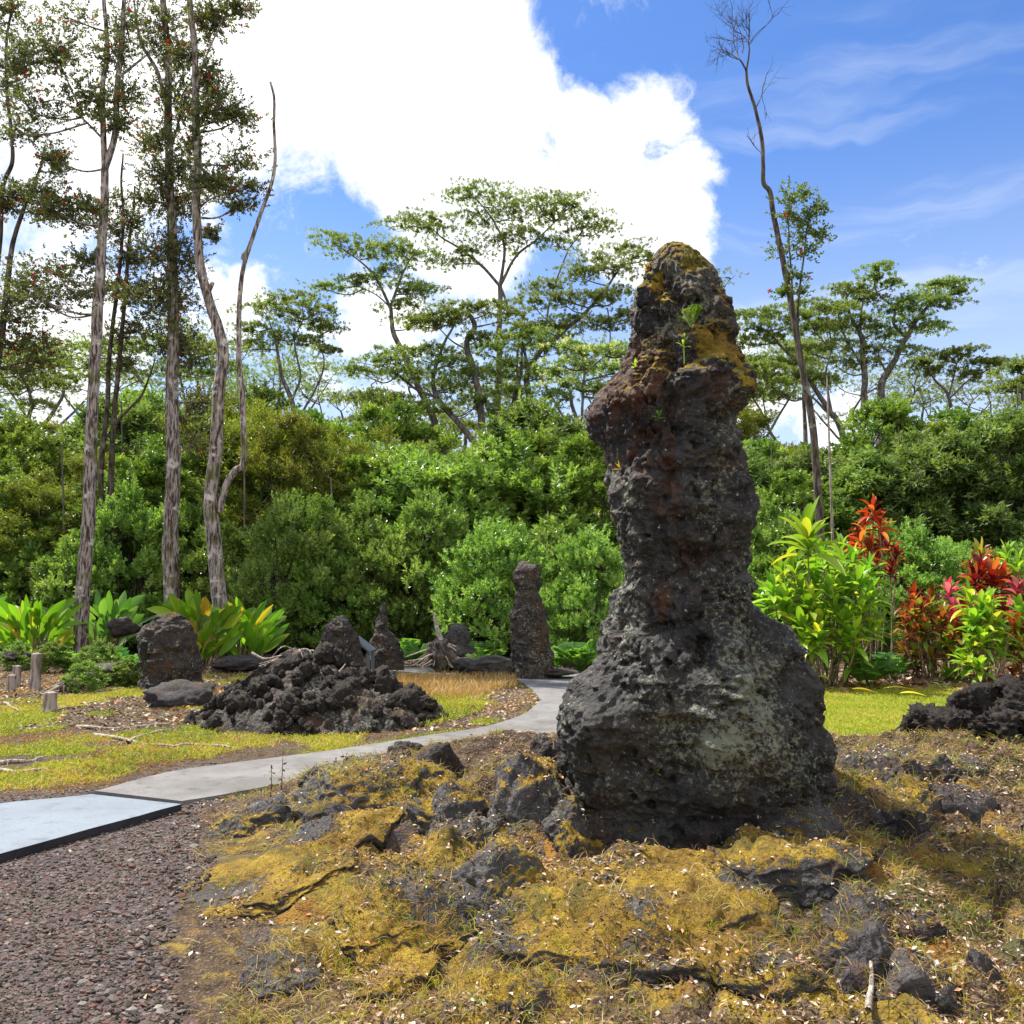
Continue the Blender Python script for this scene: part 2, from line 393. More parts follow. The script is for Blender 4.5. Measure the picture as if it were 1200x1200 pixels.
def rockmat(name, moss=0.5, mosscol=((.30, .18, .02), (.50, .33, .032), (.14, .115, .018)), lichen=0.3, rust=0.3, base=((.012, .011, .011), (.040, .036, .034)), sc=1.0, up=(0.25, 0.75), attrs=False, fine=1.0):
    m, t, out = mat(name)
    co = t.new('ShaderNodeTexCoord').outputs['Object']
    co = t.vmath('ADD', co, t.vmath('SCALE', t.new('ShaderNodeObjectInfo').outputs['Location']))
    n_a = t.noise(co, 2.2 * sc, 8, .68); n_b = t.noise(co, 9 * sc, 8, .7); n_c = t.noise(co, 40 * sc, 5, .7)
    v1 = t.voro(co, 26 * sc); v2 = t.voro(co, 80 * sc)
    col = t.mix(t.step(t.math('ADD', t.math('MULTIPLY', n_a, .6), t.math('MULTIPLY', n_b, .4)), .38, .64), base[0], base[1])
    col = t.mix(t.step(n_c, .5, .75), col, t.mix(.5, col, (.13, .12, .115)))
    rn = t.noise(t.vmath('ADD', co, (5, 3, 1)), 3.4 * sc, 7, .66)
    rm = t.math('ADD', rn, t.math('MULTIPLY', n_c, .12))
    rstr = t.math('MULTIPLY', t.step(rm, .60, .72), rust)
    if attrs: rstr = t.math('MAXIMUM', rstr, t.step(t.math('ADD', t.attr('rust'), t.math('MULTIPLY', t.math('SUBTRACT', t.math('ADD', t.math('MULTIPLY', n_b, .6), t.math('MULTIPLY', n_c, .4)), .5), 4.0)), .55, .85, 0, .9))
    col = t.mix(rstr, col, t.mix(n_b, (.026, .011, .007), (.11, .040, .014)))
    # pale crusty lichen in speckled colonies
    ln = t.noise(t.vmath('ADD', co, (9, 2, 4)), 2.6 * sc, 6, .62)
    spk = t.noise(t.vmath('ADD', co, (1, 8, 2)), 30 * sc, 6, .75)
    la = t.math('ADD', t.math('MULTIPLY', t.math('SUBTRACT', ln, .5), .8), t.math('MULTIPLY', t.math('SUBTRACT', spk, .5), 1.5))
    if attrs: la = t.math('ADD', la, t.math('MULTIPLY', t.math('SUBTRACT', t.attr('lichen'), .3), .24))
    lm = t.math('MULTIPLY', t.step(la, .10, .22), lichen)
    col = t.mix(lm, col, t.mix(t.noise(co, 6 * sc, 2), (.17, .18, .09), (.30, .31, .24)))
    sp2 = t.math('MULTIPLY', t.step(t.noise(t.vmath('ADD', co, (3, 1, 7)), 22 * sc, 5, .75), .645, .68), min(1, lichen * 1.3))
    col = t.mix(sp2, col, (.50, .49, .44))
    # moss
    geo = t.new('ShaderNodeNewGeometry'); sz = t.new('ShaderNodeSeparateXYZ'); t.put(sz.inputs[0], geo.outputs['Normal'])
    upm = t.step(sz.outputs[2], up[0], up[1])
    mn = t.noise(t.vmath('ADD', co, (2, 6, 3)), 1.9 * sc, 8, .68)
    mm = t.math('ADD', t.math('ADD', t.math('MULTIPLY', t.math('SUBTRACT', mn, .5), 2.4), t.math('MULTIPLY', t.math('SUBTRACT', n_c, .5), 1.0)), t.math('MULTIPLY', upm, .9))
    if attrs: mm = t.math('ADD', t.math('MULTIPLY', t.math('SUBTRACT', n_b, .5), 2.2), t.math('ADD', mm, t.math('MULTIPLY', t.attr('moss'), 1.5)))
    ms = t.step(mm, 1.30 - moss, 1.48 - moss)
    mc = t.mix(t.step(t.noise(co, 5 * sc, 5, .6), .35, .65), mosscol[0], mosscol[1])
    mc = t.mix(t.step(t.noise(t.vmath('ADD', co, (4, 4, 0)), 3 * sc, 5, .7), .50, .64), mc, mosscol[2])
    mc = t.mix(t.step(t.noise(t.vmath('ADD', co, (8, 3, 0)), 2.4 * sc, 6, .7), .50, .62, 0, .75), mc, t.mix(.5, mosscol[2], (.25, .10, .02)))
    mc = t.mix(t.step(t.noise(co, 120 * sc, 3, .7), .35, .7), t.mix(.6, mc, (.05, .03, .008)), mc)
    col = t.mix(ms, col, mc)
    h = t.math('ADD', t.math('MULTIPLY', n_b, .9), t.math('ADD', t.math('MULTIPLY', v1, .5), t.math('ADD', t.math('MULTIPLY', n_c, .35), t.math('MULTIPLY', v2, .18))))
    nb = t.bump(h, .9 * fine, .035)
    nb = t.bump(t.math('MULTIPLY', ms, t.noise(co, 150 * sc, 3, .7)), .7, .012, nb)
    t.link(principled(t, col, t.mix(ms, (.72, .72, .72), (.95, .95, .95)), nb, .35), out.inputs[0])
    return m
M['lava_tree'] = rockmat('lava_tree_rock', moss=-.1, lichen=.72, rust=.35, attrs=True, base=((.010, .009, .0082), (.062, .056, .051)),
                         mosscol=((.30, .15, .015), (.50, .36, .03), (.17, .15, .02)))
M['mossy'] = rockmat('mossy_rock', moss=.64, lichen=.45, rust=.35, base=((.03, .027, .026), (.085, .078, .078)), up=(.0, .6))
M['mossy_half'] = rockmat('half_mossy_rock', moss=.50, lichen=.6, rust=.3, base=((.025, .022, .022), (.08, .072, .072)))
M['bare'] = rockmat('bare_lava_rock', moss=.12, lichen=.5, rust=.8, base=((.013, .010, .009), (.052, .037, .031)))
M['plate'] = rockmat('lava_plate_rock', moss=.22, lichen=.35, rust=.6, base=((.026, .021, .022), (.070, .058, .060)))
M['far_rock'] = rockmat('far_lava_rock', moss=.20, lichen=.7, rust=.9, base=((.010, .0075, .006), (.052, .035, .026)), mosscol=((.20, .11, .02), (.28, .18, .03), (.11, .10, .02)), sc=.8)

# ------------------------------------------------------------------ terrain
def XB(y): return -1.28 - (y - 3.4) * 0.33           # gravel / mound border
def lumps(p):
    q = p * 1.9 + .35 * np.stack([fbm(p * 2, 2, 21), fbm(p * 2, 2, 22), 0 * p[:, 0]], 1); c1, c2 = cell(q, 23); e1, e2 = cell(q * 2.3 + 4, 29)
    return np.clip((c2 - c1) * 3.0, 0, 1) - .8 + .35 * np.clip((e2 - e1) * 3, 0, 1)
def H(x, y):
    x = np.asarray(x, float); y = np.asarray(y, float); sh = x.shape; x = x.ravel(); y = y.ravel()
    p = xyz(x, y)
    h = 0.05 * fbm(p * .35, 3, 3) * ss(7, 12, np.hypot(x, y - 3))
    mx = ss(0, 2.7, x - XB(y)) * (1 - .35 * ss(3, 6, x))
    my = ss(2.9, 6.9, y) * (1 - ss(7.0, 8.3, y))
    m = mx * my
    h = h + .47 * m
    h = h - .09 * np.exp(-((x - 1.0) / .75) ** 2 - ((y - 4.95) / .28) ** 2)
    rough = np.clip(ss(0, 1.2, x - XB(y)) * ss(1.5, 3.4, y) * (1 - ss(7.4, 8.6, y)), 0, 1)
    h = h + rough * (.10 * fbm(p * 1.3, 5, 11) + .05 * fbm(p * 4.2, 4, 12, ridged=True) + .016 * fbm(p * 16, 3, 13) + .085 * lumps(p))
    h = h + .008 * fbm(p * 3, 4, 15) + .18 * ss(26, 60, y) * fbm(p * .08, 3, 5)
    return h.reshape(sh)
def Hs(x, y): return float(H(np.array([x]), np.array([y]))[0])
def gterr(px, py):
    """point where the pixel ray meets the terrain"""
    z = 0.0
    for _ in range(8):
        g = gp(px, py, z); z = .5 * z + .5 * Hs(g[0], g[1])
    g = gp(px, py, z); return g

def poly_sd(P, poly):
    """signed distance (negative inside), xy"""
    poly = np.asarray(poly)[:, :2]; d = np.full(len(P), 1e9); ins = np.zeros(len(P), bool)
    for a, b in zip(poly, np.roll(poly, -1, 0)):
        e = b - a; w = P[:, :2] - a; tt = np.clip((w @ e) / (e @ e), 0, 1)
        d = np.minimum(d, np.linalg.norm(w - tt[:, None] * e, axis=1))
        c = (a[1] <= P[:, 1]) != (b[1] <= P[:, 1])
        with np.errstate(divide='ignore', invalid='ignore'):
            xi = a[0] + (P[:, 1] - a[1]) / (b[1] - a[1]) * (b[0] - a[0])
        ins ^= c & (P[:, 0] < xi)
    return np.where(ins, -d, d)

far_e = [(-500, 1035), (-100, 955), (110, 930), (200, 907), (300, 893), (400, 880), (500, 864), (560, 855), (600, 844), (622, 833), (632, 822), (626, 812), (612, 801), (600, 794.5)]
near_e = [(-500, 1145), (-100, 1033), (212, 942), (262, 934), (330, 921), (430, 905), (540, 890), (610, 884), (690, 868), (738, 850), (745, 832), (735, 818), (715, 805), (706, 794.5)]
FE = np.array([gp(*q) for q in far_e]); NE = np.array([gp(*q) for q in near_e])
PATH = np.vstack([FE[:, :2], NE[::-1, :2]])
CROSS = np.array([gp(*q)[:2] for q in [(405, 784), (470, 782), (600, 786.5), (760, 787), (830, 782), (840, 790), (760, 794.6), (600, 794.6), (470, 789.5), (400, 791)]])
ISLE_GRAVEL = np.array([gp(*q)[:2] for q in [(575, 812), (615, 806), (628, 822), (612, 836), (578, 846), (560, 838)]])
DRY = np.array([gp(*q)[:2] for q in [(455, 796), (605, 796), (600, 806), (570, 815), (560, 835), (500, 852), (430, 830)]])

def axis(lo, fine_lo, fine_hi, hi, st, g):
    a = list(np.arange(fine_lo, fine_hi + 1e-6, st)); s_ = st
    while a[-1] < hi: s_ *= g; a.append(a[-1] + s_)
    s_ = st; b = [fine_lo]
    while b[-1] > lo: s_ *= g; b.append(b[-1] - s_)
    return np.array(b[:0:-1] + a)
gx = axis(-900, -3.0, 4.4, 900, .021, 1.05); gy = axis(-60, 2.7, 8.4, 1500, .021, 1.045)
X, Y = np.meshgrid(gx, gy); GX, GY = X.ravel(), Y.ravel(); GZ = H(GX, GY)
GP = xyz(GX, GY)
sdp = np.minimum(poly_sd(GP, PATH), poly_sd(GP, CROSS))
GZ = GZ * ss(0.0, .5, sdp) - .02 * (1 - ss(-.02, .05, sdp))       # dips a little under the slab
def masks(x, y):
    p = xyz(x, y); n = fbm(p * .9, 4, 40); n2 = fbm(p * 2.6, 4, 44)
    pathline = np.interp(x, FE[:, 0][:9], FE[:, 1][:9])
    onmound = ss(-.10, .30, x - XB(y) + .28 * n2)
    gravel = (1 - onmound) * (1 - ss(.15, .45, y - pathline + .25 * n)) * (1 - ss(-1.5, .2, x + 0.6))
    gravel = np.maximum(gravel, ss(.1, -.1, poly_sd(p, ISLE_GRAVEL) + .1 * n2))
    mound = onmound * (1 - ss(7.6, 8.4, y)) * ss(-4, 1, y)
    lawn = ss(8.0, 9.0, y + .4 * n) * (1 - ss(16.3, 17.4, y + .5 * n)) * ss(1.2, 2.5, x)
    left = ss(0, .4, y - pathline) * (1 - ss(2.0, 3.0, x)) * (1 - ss(17.5, 20, y + n)) * (1 - lawn)
    grass = left * ss(-.20, .30, n + .6 * n2 + .0 - .5 * ss(12, 16, y))
    strip = ss(.30, .0, sdpath(x, y)) * ss(.0, .06, sdpath(x, y)) * ss(-.4, .3, n2)
    cz = ss(-.62, -.25, lumps(p)); mossy = mound * cz * (1 - .62 * ss(5.3, 6.2, y + .4 * n2)) * (1 - .45 * ss(2.4, 3.4, x + .5 * n))
    return dict(moss=mossy, gravel=gravel, mound=mound, lawn=lawn, grass=np.maximum(grass, strip * (1 - gravel) * .8), left=left, n=n, n2=n2)
def sdpath(x, y):
    p = xyz(x, y); return np.minimum(poly_sd(p, PATH), poly_sd(p, CROSS))
mk = masks(GX, GY)
nx = len(gx); ny = len(gy)
idx = (np.arange(ny - 1)[:, None] * nx + np.arange(nx - 1)[None]).ravel()
gm = MB(); gm.add(np.stack([GX, GY, GZ], 1), np.stack([idx, idx + 1, idx + nx + 1, idx + nx], 1), 0.5)

m, t, out = mat('ground_soil')
co = t.new('ShaderNodeTexCoord').outputs['Object']
nA = t.noise(co, 1.6, 8, .65); nB = t.noise(co, 9, 7, .68); nC = t.noise(co, 45, 5, .7); nD = t.noise(co, 160, 3, .7)
vo = t.voro(co, 70, out='Color'); vd = t.voro(co, 70); vo2 = t.voro(co, 34, out='Color'); vd2 = t.voro(co, 34)
sepv = t.new('ShaderNodeSeparateColor'); t.put(sepv.inputs[0], vo); sepv2 = t.new('ShaderNodeSeparateColor'); t.put(sepv2.inputs[0], vo2)
soil = t.mix(t.step(nB, .35, .65), (.035, .022, .015), (.12, .078, .045)); soil = t.mix(t.step(nC, .52, .68), soil, (.27, .20, .13))
soil = t.mix(t.step(nD, .62, .70), soil, (.45, .37, .28))
grv = t.ramp(sepv.outputs[0], [(0, (.040, .032, .026)), (.35, (.090, .073, .062)), (.6, (.13, .11, .098)), (.8, (.12, .055, .035)), (1, (.24, .21, .19))])
grv2 = t.ramp(sepv2.outputs[0], [(0, (.05, .04, .038)), (.5, (.10, .085, .085)), (.75, (.12, .055, .045)), (1, (.19, .17, .17))])
grv = t.mix(t.step(nA, .42, .60), grv, grv2)
grs = t.mix(t.step(nC, .35, .65), (.13, .14, .018), (.36, .31, .045)); grs = t.mix(t.step(nB, .55, .68), grs, (.30, .19, .07))
lwn = t.mix(t.step(nC, .35, .65), (.14, .21, .02), (.33, .37, .04)); lwn = t.mix(t.step(nB, .56, .70), lwn, (.36, .27, .07))
mos = t.mix(t.step(nB, .38, .62), (.14, .09, .015), (.34, .225, .028)); mos = t.mix(t.step(nC, .5, .66), mos, (.17, .15, .025))
mos = t.mix(t.step(t.noise(co, 3.2, 6, .66), .50, .60), mos, t.mix(nC, (.045, .04, .04), (.12, .10, .10)))
mos = t.mix(t.step(t.noise(t.vmath('ADD', co, (8, 3, 0)), 2.1, 6, .7), .50, .64, 0, .8), mos, (.26, .115, .022)); mos = t.mix(t.step(t.noise(t.vmath('ADD', co, (2, 9, 0)), 1.4, 6, .7), .52, .66, 0, .8), mos, (.10, .10, .02))
nW = t.math('MULTIPLY', t.math('SUBTRACT', nB, .5), 1.4)
def sel(name): return t.step(t.math('ADD', t.attr(name), nW), .38, .62)
col = soil
mmask = t.math('MULTIPLY', sel('moss'), t.step(t.math('ADD', t.noise(co, 1.2, 6, .62), t.math('MULTIPLY', nW, .25)), .42, .54))
col = t.mix(mmask, col, mos); col = t.mix(sel('grass'), col, grs); col = t.mix(sel('lawn'), col, lwn); col = t.mix(sel('gravel'), col, grv)
hgt = t.math('ADD', t.math('ADD', t.math('MULTIPLY', nC, .5), nB), t.math('ADD', t.math('MULTIPLY', vd, -.5), t.math('MULTIPLY', nD, .25)))
nb = t.bump(hgt, .9, .03)
t.link(principled(t, col, .9, nb, .25), out.inputs[0]); M['ground'] = m
ground = gm.build('ground', M['ground'], attrs={k: mk[k] for k in ('gravel', 'mound', 'lawn', 'grass', 'moss')})
tag(ground, kind='structure')

# ------------------------------------------------------------------ paths
def slabmat(name, c0, c1, stain, joint=False):
    m, t, out = mat(name); co = t.new('ShaderNodeTexCoord').outputs['Object']
    n1 = t.noise(co, 1.1, 7, .65); n2 = t.noise(co, 60, 4, .7); n3 = t.noise(t.vmath('ADD', co, (3, 3, 3)), 5, 6, .7)
    col = t.mix(t.step(n1, .35, .65), c0, c1); col = t.mix(t.step(n2, .35, .75, 0, .4), col, stain)
    col = t.mix(t.step(n3, .50, .72, 0, .8), col, stain); col = t.mix(t.step(t.noise(t.vmath('ADD', co, (7, 1, 0)), 14, 6, .75), .60, .70, 0, .5), col, stain)
    col = t.mix(t.step(t.noise(co, 130, 2), .70, .74), col, t.mix(.5, stain, (0, 0, 0)))
    nb = t.bump(n2, .35, .006); t.link(principled(t, col, .85, nb, .25), out.inputs[0]); return m
M['concrete'] = slabmat('path_concrete', (.15, .142, .132), (.23, .22, .21), (.085, .08, .07))
M['paint'] = slabmat('slab_paint', (.19, .22, .25), (.225, .26, .295), (.13, .15, .17))
M['rubber'] = slabmat('slab_edge', (.03, .03, .035), (.05, .05, .055), (.02, .02, .02))
def slab(name, A, B, z0, z1, m, nsub=10, edge_m=None):
    """strip between two edge curves, with thickness"""
    a = resample([(*q[:2], 0) for q in A], nsub); b = resample([(*q[:2], 0) for q in B], nsub); n = len(a)
    wob = lambda P, s_: P + np.stack([fbm(P * 3, 3, s_) * .02, fbm(P * 3, 3, s_ + 5) * .02, P[:, 2] * 0], 1)
    a, b = wob(a, 60), wob(b, 61); K = 9; mb = MB(); ts = np.linspace(0, 1, K)
    top = (a[:, None] * (1 - ts)[None, :, None] + b[:, None] * ts[None, :, None]); top[..., 2] = z1
    V = top.reshape(-1, 3); i = (np.arange(n - 1)[:, None] * K + np.arange(K - 1)[None]).ravel()
    mb.add(V, np.stack([i, i + 1, i + K + 1, i + K], 1))
    mb2 = MB()
    for e in (top[:, 0], top[:, -1], top[0], top[-1]):
        lo = e.copy(); lo[:, 2] = z0; V = np.vstack([e, lo]); k = len(e); j = np.arange(k - 1)
        mb2.add(V, np.stack([j, j + 1, j + 1 + k, j + k], 1))
    if edge_m is None:
        for v, f in zip([np.vstack(mb2.v)], [np.concatenate(mb2.f4)]): mb.add(v, f)
        return mb.build(name, m, smooth=False), None
    return mb.build(name, m, smooth=False), mb2
p1, _ = slab('path', FE[2:], NE[2:], -.06, .022, M['concrete']); tag(p1, kind='structure')
cf = [(405, 784), (470, 782), (600, 786.5), (700, 787), (790, 784)]; cn = [(405, 790.5), (470, 789), (600, 794.5), (700, 794.5), (800, 791)]
p2, _ = slab('cross_path', [gp(*q) for q in cf], [gp(*q) for q in cn], -.06, .018, M['concrete']); tag(p2, kind='structure')
lift = .03
A_ = [gp(q[0], q[1], .055) for q in [(-500, 1035), (-100, 955), (108, 930.5)]]; B_ = [gp(q[0], q[1], .055) for q in [(-500, 1140), (-100, 1028), (213, 942)]]
bt = thing('ramp_slab', 'pale blue painted slab with a black edge where the walk begins at the left', 'ramp', tuple(gp(60, 960)))
top_, em = slab('painted_top', A_, B_, .005, .055, M['paint'], edge_m=1)
off = np.array(bt.location); 
def rebase(o, root):
    o.parent = root; o.matrix_parent_inverse = root.matrix_world.inverted(); o.location = o.location
bpy.context.view_layer.update()
def adopt(o, root):
    """make o a child of root without moving it"""
    co_ = np.empty(len(o.data.vertices) * 3, np.float32); o.data.vertices.foreach_get('co', co_)
    co_ = co_.reshape(-1, 3) - np.array(root.location, np.float32); o.data.vertices.foreach_set('co', co_.ravel()); o.parent = root; o.data.update()
adopt(top_, bt); edge_o = em.build('black_edge', M['rubber'], smooth=False); adopt(edge_o, bt)

# ------------------------------------------------------------------ rocks
_ico = {}
def ico(sub):
    if sub in _ico: return _ico[sub]
    import bmesh
    bm = bmesh.new(); bmesh.ops.create_icosphere(bm, subdivisions=sub, radius=1)
    v = np.array([q.co[:] for q in bm.verts]); f = np.array([[l.index for l in q.verts] for q in bm.faces]); bm.free()
    _ico[sub] = (v, f); return v, f
def rock_verts(sub, seed, rough=.35, facets=7, lump=.12, spike=0.0):
    v, f = ico(sub); r = np.random.default_rng(seed); p = v.copy()
    for _ in range(facets):                           # broken planes
        n = unit(r.normal(size=3)); d = r.uniform(.55, .9); k = p @ n; p = p - np.maximum(k - d, 0)[:, None] * n * .85
    nn = fbm(v * 1.7 + seed, 4, seed); c1, c2 = cell(v * 3.2 + seed * 1.3, seed)
    c3, c4 = cell(v * 8 + seed, seed + 3) if sub >= 5 else (0.5, 0.5)
    p = p * (1 + rough * nn + lump * (c2 - c1 - .3) + .045 * (np.asarray(c4) - c3))[:, None]
    p = p + v * (fbm(v * 9 + seed, 4, seed + 9) * .05 + spike * np.maximum(0, fbm(v * 14 + seed, 3, seed + 2)))[:, None]
    return p, f
ROCKS = {}
def rock(name, label, px, py, wpx, hpx, Y, m, seed, sub=4, depth=1.0, group=None, cat='rock', sink=.3, rz=0.0, tilt=0.0, **kw):
    """rock whose visible base is at pixel (px,py) at distance Y; width / height in photo pixels"""
    key = (sub, seed, m.name, tuple(kw.items()))
    if key not in ROCKS:
        p, f = rock_verts(sub, seed, **kw); mb = MB(); mb.add(p, f)
        ROCKS[key] = mb.mesh(name, m)
        a = p.min(0); b = p.max(0); ROCKS[key, 'b'] = (a, b)
    a, b = ROCKS[key, 'b']; o = bpy.data.objects.new(name, ROCKS[key]); COL.objects.link(o)
    g = at(px, py, Y); k = Y / FPX; w, h = wpx * k, hpx * k
    htot = h / (1 - sink * .5)
    sx, sz = w / (b[0] - a[0]), htot / (b[2] - a[2]); sy = sx * depth
    if abs(math.sin(rz)) > .7: sx, sy = sy, sx
    o.scale = (sx, sy, sz); o.rotation_euler = (0, tilt, rz)
    o.location = (g[0], Y + w * depth * .35, g[2] + h - sz * b[2])
    return tag(o, label, cat, group)

# ---- the tall lava tree
SIL = np.array([(284, 780, 796), (288, 771, 810), (296, 765, 822), (310, 757, 834), (330, 750, 846), (350, 746, 855), (372, 743, 857), (390, 740, 851), (410, 738, 855), (428, 734, 860),
    (442, 722, 864), (455, 706, 866), (468, 700, 865), (478, 700, 856), (486, 702, 850), (500, 706, 856), (530, 711, 861), (560, 713, 863), (580, 708, 874), (600, 710, 877), (618, 717, 871),
    (640, 722, 868), (660, 727, 869), (680, 727, 873), (700, 718, 884), (720, 715, 898), (740, 706, 913), (760, 700, 925), (780, 688, 934), (800, 670, 941), (820, 656, 944), (840, 652, 945),
    (860, 652, 953), (880, 654, 960), (900, 657, 962), (925, 660, 968), (950, 664, 972), (975, 668, 978), (1000, 670, 980), (1040, 670, 980), (1080, 670, 980)], float)
LY = 5.55
rows = 560; cols = 460
py = np.interp(np.linspace(0, 1, rows) ** 1.0, [0, .03, 1], [284.2, 296, 1080])
xl = np.interp(py, SIL[:, 0], SIL[:, 1]); xr = np.interp(py, SIL[:, 0], SIL[:, 2])
wl = np.array([at(a, b, LY) for a, b in zip(xl, py)]); wr = np.array([at(a, b, LY) for a, b in zip(xr, py)])
xc = (wl[:, 0] + wr[:, 0]) / 2; ha = (wr[:, 0] - wl[:, 0]) / 2 * .945; zz = wl[:, 2]
hb = ha * np.interp(py, [284, 480, 700, 1000], [.95, .88, .85, .72])
th = np.linspace(0, 2 * math.pi, cols, endpoint=False)
ct, st_ = np.cos(th), np.sin(th); e = 0.88
e = np.interp(py, [284, 600, 760, 850], [.92, .84, .78, .66])[:, None]
cx = np.sign(ct) * np.abs(ct)[None] ** e; sy_ = np.sign(st_) * np.abs(st_)[None] ** e
V = np.stack([xc[:, None] + ha[:, None] * cx, LY + hb[:, None] * sy_ + 0 * xc[:, None], zz[:, None] + 0 * cx], -1).reshape(-1, 3)
Nr = unit(np.stack([np.broadcast_to(cx / 1, (rows, cols)), np.broadcast_to(sy_, (rows, cols)), np.zeros((rows, cols))], -1)).reshape(-1, 3)
PX, PY = topx(V); frontness = np.clip(-Nr[:, 1], 0, 1)
disp = .045 * fbm(V * 2.6, 4, 70) + .010 * fbm(V * 34, 3, 80, ridged=True) + .045 * fbm(V * 6, 5, 71, ridged=True, gain=.58) + .026 * fbm(V * 20, 4, 72)
c1, c2 = cell(V * np.array([4.5, 4.5, 3.5]) + .4 * fbm(V * 3, 2, 5)[:, None], 73); disp += .10 * np.clip(c2 - c1 - .12, -.2, .35)
c1, c2 = cell(V * 16, 74); disp += .014 * (c2 - c1)
pit = fbm(V * 11, 3, 79); disp -= .07 * ss(.28, .5, pit)
sidefade = .55 + .45 * np.abs(Nr[:, 1])
disp += .085 * fbm(V * np.array([3.4, 3.4, .8]), 4, 77) + .05 * fbm(V * np.array([8, 8, 2.0]), 4, 78, ridged=True)
tr_ = fbm(V * np.array([3.0, 3.0, 2.2]) + 3, 4, 90, gain=.55) * 6; fr_ = tr_ - np.floor(tr_); disp += .032 * (np.floor(tr_) + ss(.38, .62, fr_))
disp *= sidefade * (.35 + .65 * ss(286, 340, PY)); disp -= np.mean(disp)
feats = [(828, 425, 40, 34, .08), (836, 462, 30, 18, .06), (845, 494, 34, 12, -.11), (790, 470, 30, 26, -.03), (735, 468, 34, 20, .09), (775, 408, 22, 28, -.07), (780, 335, 50, 40, .05), (812, 372, 40, 10, -.06),
         (782, 560, 12, 60, -.06), (735, 560, 30, 60, .03), (790, 620, 60, 40, .05), (822, 650, 40, 14, -.12), (755, 690, 50, 26, .05), (730, 800, 30, 30, -.05), (704, 793, 13, 12, -.16),
         (715, 838, 50, 30, .12), (700, 880, 55, 50, .08), (800, 850, 50, 30, -.04), (850, 900, 30, 60, .05), (900, 870, 50, 50, .08), (860, 800, 40, 90, .05), (925, 800, 9, 20, -.10), (896, 760, 12, 50, -.07), (860, 560, 10, 40, .04),
         (770, 968, 100, 14, -.13), (800, 1000, 130, 28, -.07), (700, 965, 50, 20, -.06), (760, 925, 110, 14, .05)]
for fx, fy, rx, ry, am in feats:
    disp += am * frontness * np.exp(-(((PX - fx) / rx) ** 2 + ((PY - fy) / ry) ** 2))
# the wall of the old cavity at the foot is smoother and blocky
foot = frontness * ss(940, 965, PY) * (1 - ss(1000, 1030, PY))
wall = ss(945, 958, PY) * frontness; disp = disp * (1 - .55 * wall) - .02 * wall
V2 = V + Nr * disp[:, None]
V2[:, 2] += (.02 * fbm(V * 6, 3, 75)) * ss(284, 300, PY)
cap = np.array([[xc[0], LY, zz[0] + .01]])
def G2(fx, fy, rx, ry): return np.exp(-(((PX - fx) / rx) ** 2 + ((PY - fy) / ry) ** 2))
moss = 1.1 * G2(818, 296, 30, 20) + .55 * G2(846, 335, 14, 30) + 1.1 * G2(832, 412, 34, 20) + .75 * G2(852, 455, 18, 26) + .5 * G2(818, 385, 30, 14) + .7 * G2(765, 318, 20, 22) + .5 * G2(760, 425, 30, 20) \
     + .55 * G2(768, 817, 16, 6) + .35 * G2(720, 960, 30, 30) + .35 * G2(910, 880, 26, 40) + .3 * G2(730, 455, 36, 16)
moss = moss * np.clip(.35 + frontness, 0, 1) + .25 * (1 - ss(284, 300, PY)) + .36 * (1 - ss(400, 500, PY)) + .5 * G2(770, 352, 30, 26) + .5 * G2(765, 400, 22, 16)
rust = 1.0 * G2(755, 425, 24, 26) + .8 * G2(728, 462, 26, 18) + .45 * G2(785, 560, 26, 70) + .9 * G2(775, 703, 13, 26) + .15 * G2(820, 440, 36, 30) + .35 * G2(735, 520, 30, 60) + .2 + .22 * (1 - ss(430, 620, PY))
lich = .3 + .75 * G2(860, 760, 46, 90) + .6 * G2(725, 590, 18, 50) + .6 * G2(735, 720, 20, 50) + .5 * G2(800, 370, 30, 50) + .5 * G2(890, 870, 60, 60) + .7 * G2(810, 880, 60, 30) - .8 * G2(785, 600, 30, 70) - .8 * foot - .3 * G2(700, 870, 30, 30)
i = np.arange(rows - 1)[:, None] * cols; j = np.arange(cols)[None]; jn = (j + 1) % cols
F = np.stack([i + j, i + cols + j, i + cols + jn, i + jn], -1).reshape(-1, 4)
LROOT = np.array([float(xc[-60]), LY, 0.25])
mb = MB(); mb.add(V2 - LROOT, F)
mb.add(cap - LROOT, np.zeros((0, 3), np.int64)); k0 = rows * cols
mb.f3.append(np.stack([np.arange(cols), (np.arange(cols) + 1) % cols, np.full(cols, k0)], 1))
app = lambda a, v: np.concatenate([a, [v]])
lava = mb.build('lava_tree', M['lava_tree'], attrs={'moss': app(moss, 1.2), 'rust': app(rust, .2), 'lichen': app(lich, .3)})
lava.location = LROOT
tag(lava, 'tallest dark lava pillar in the foreground, crusted with lichen and capped with moss', 'lava tree')

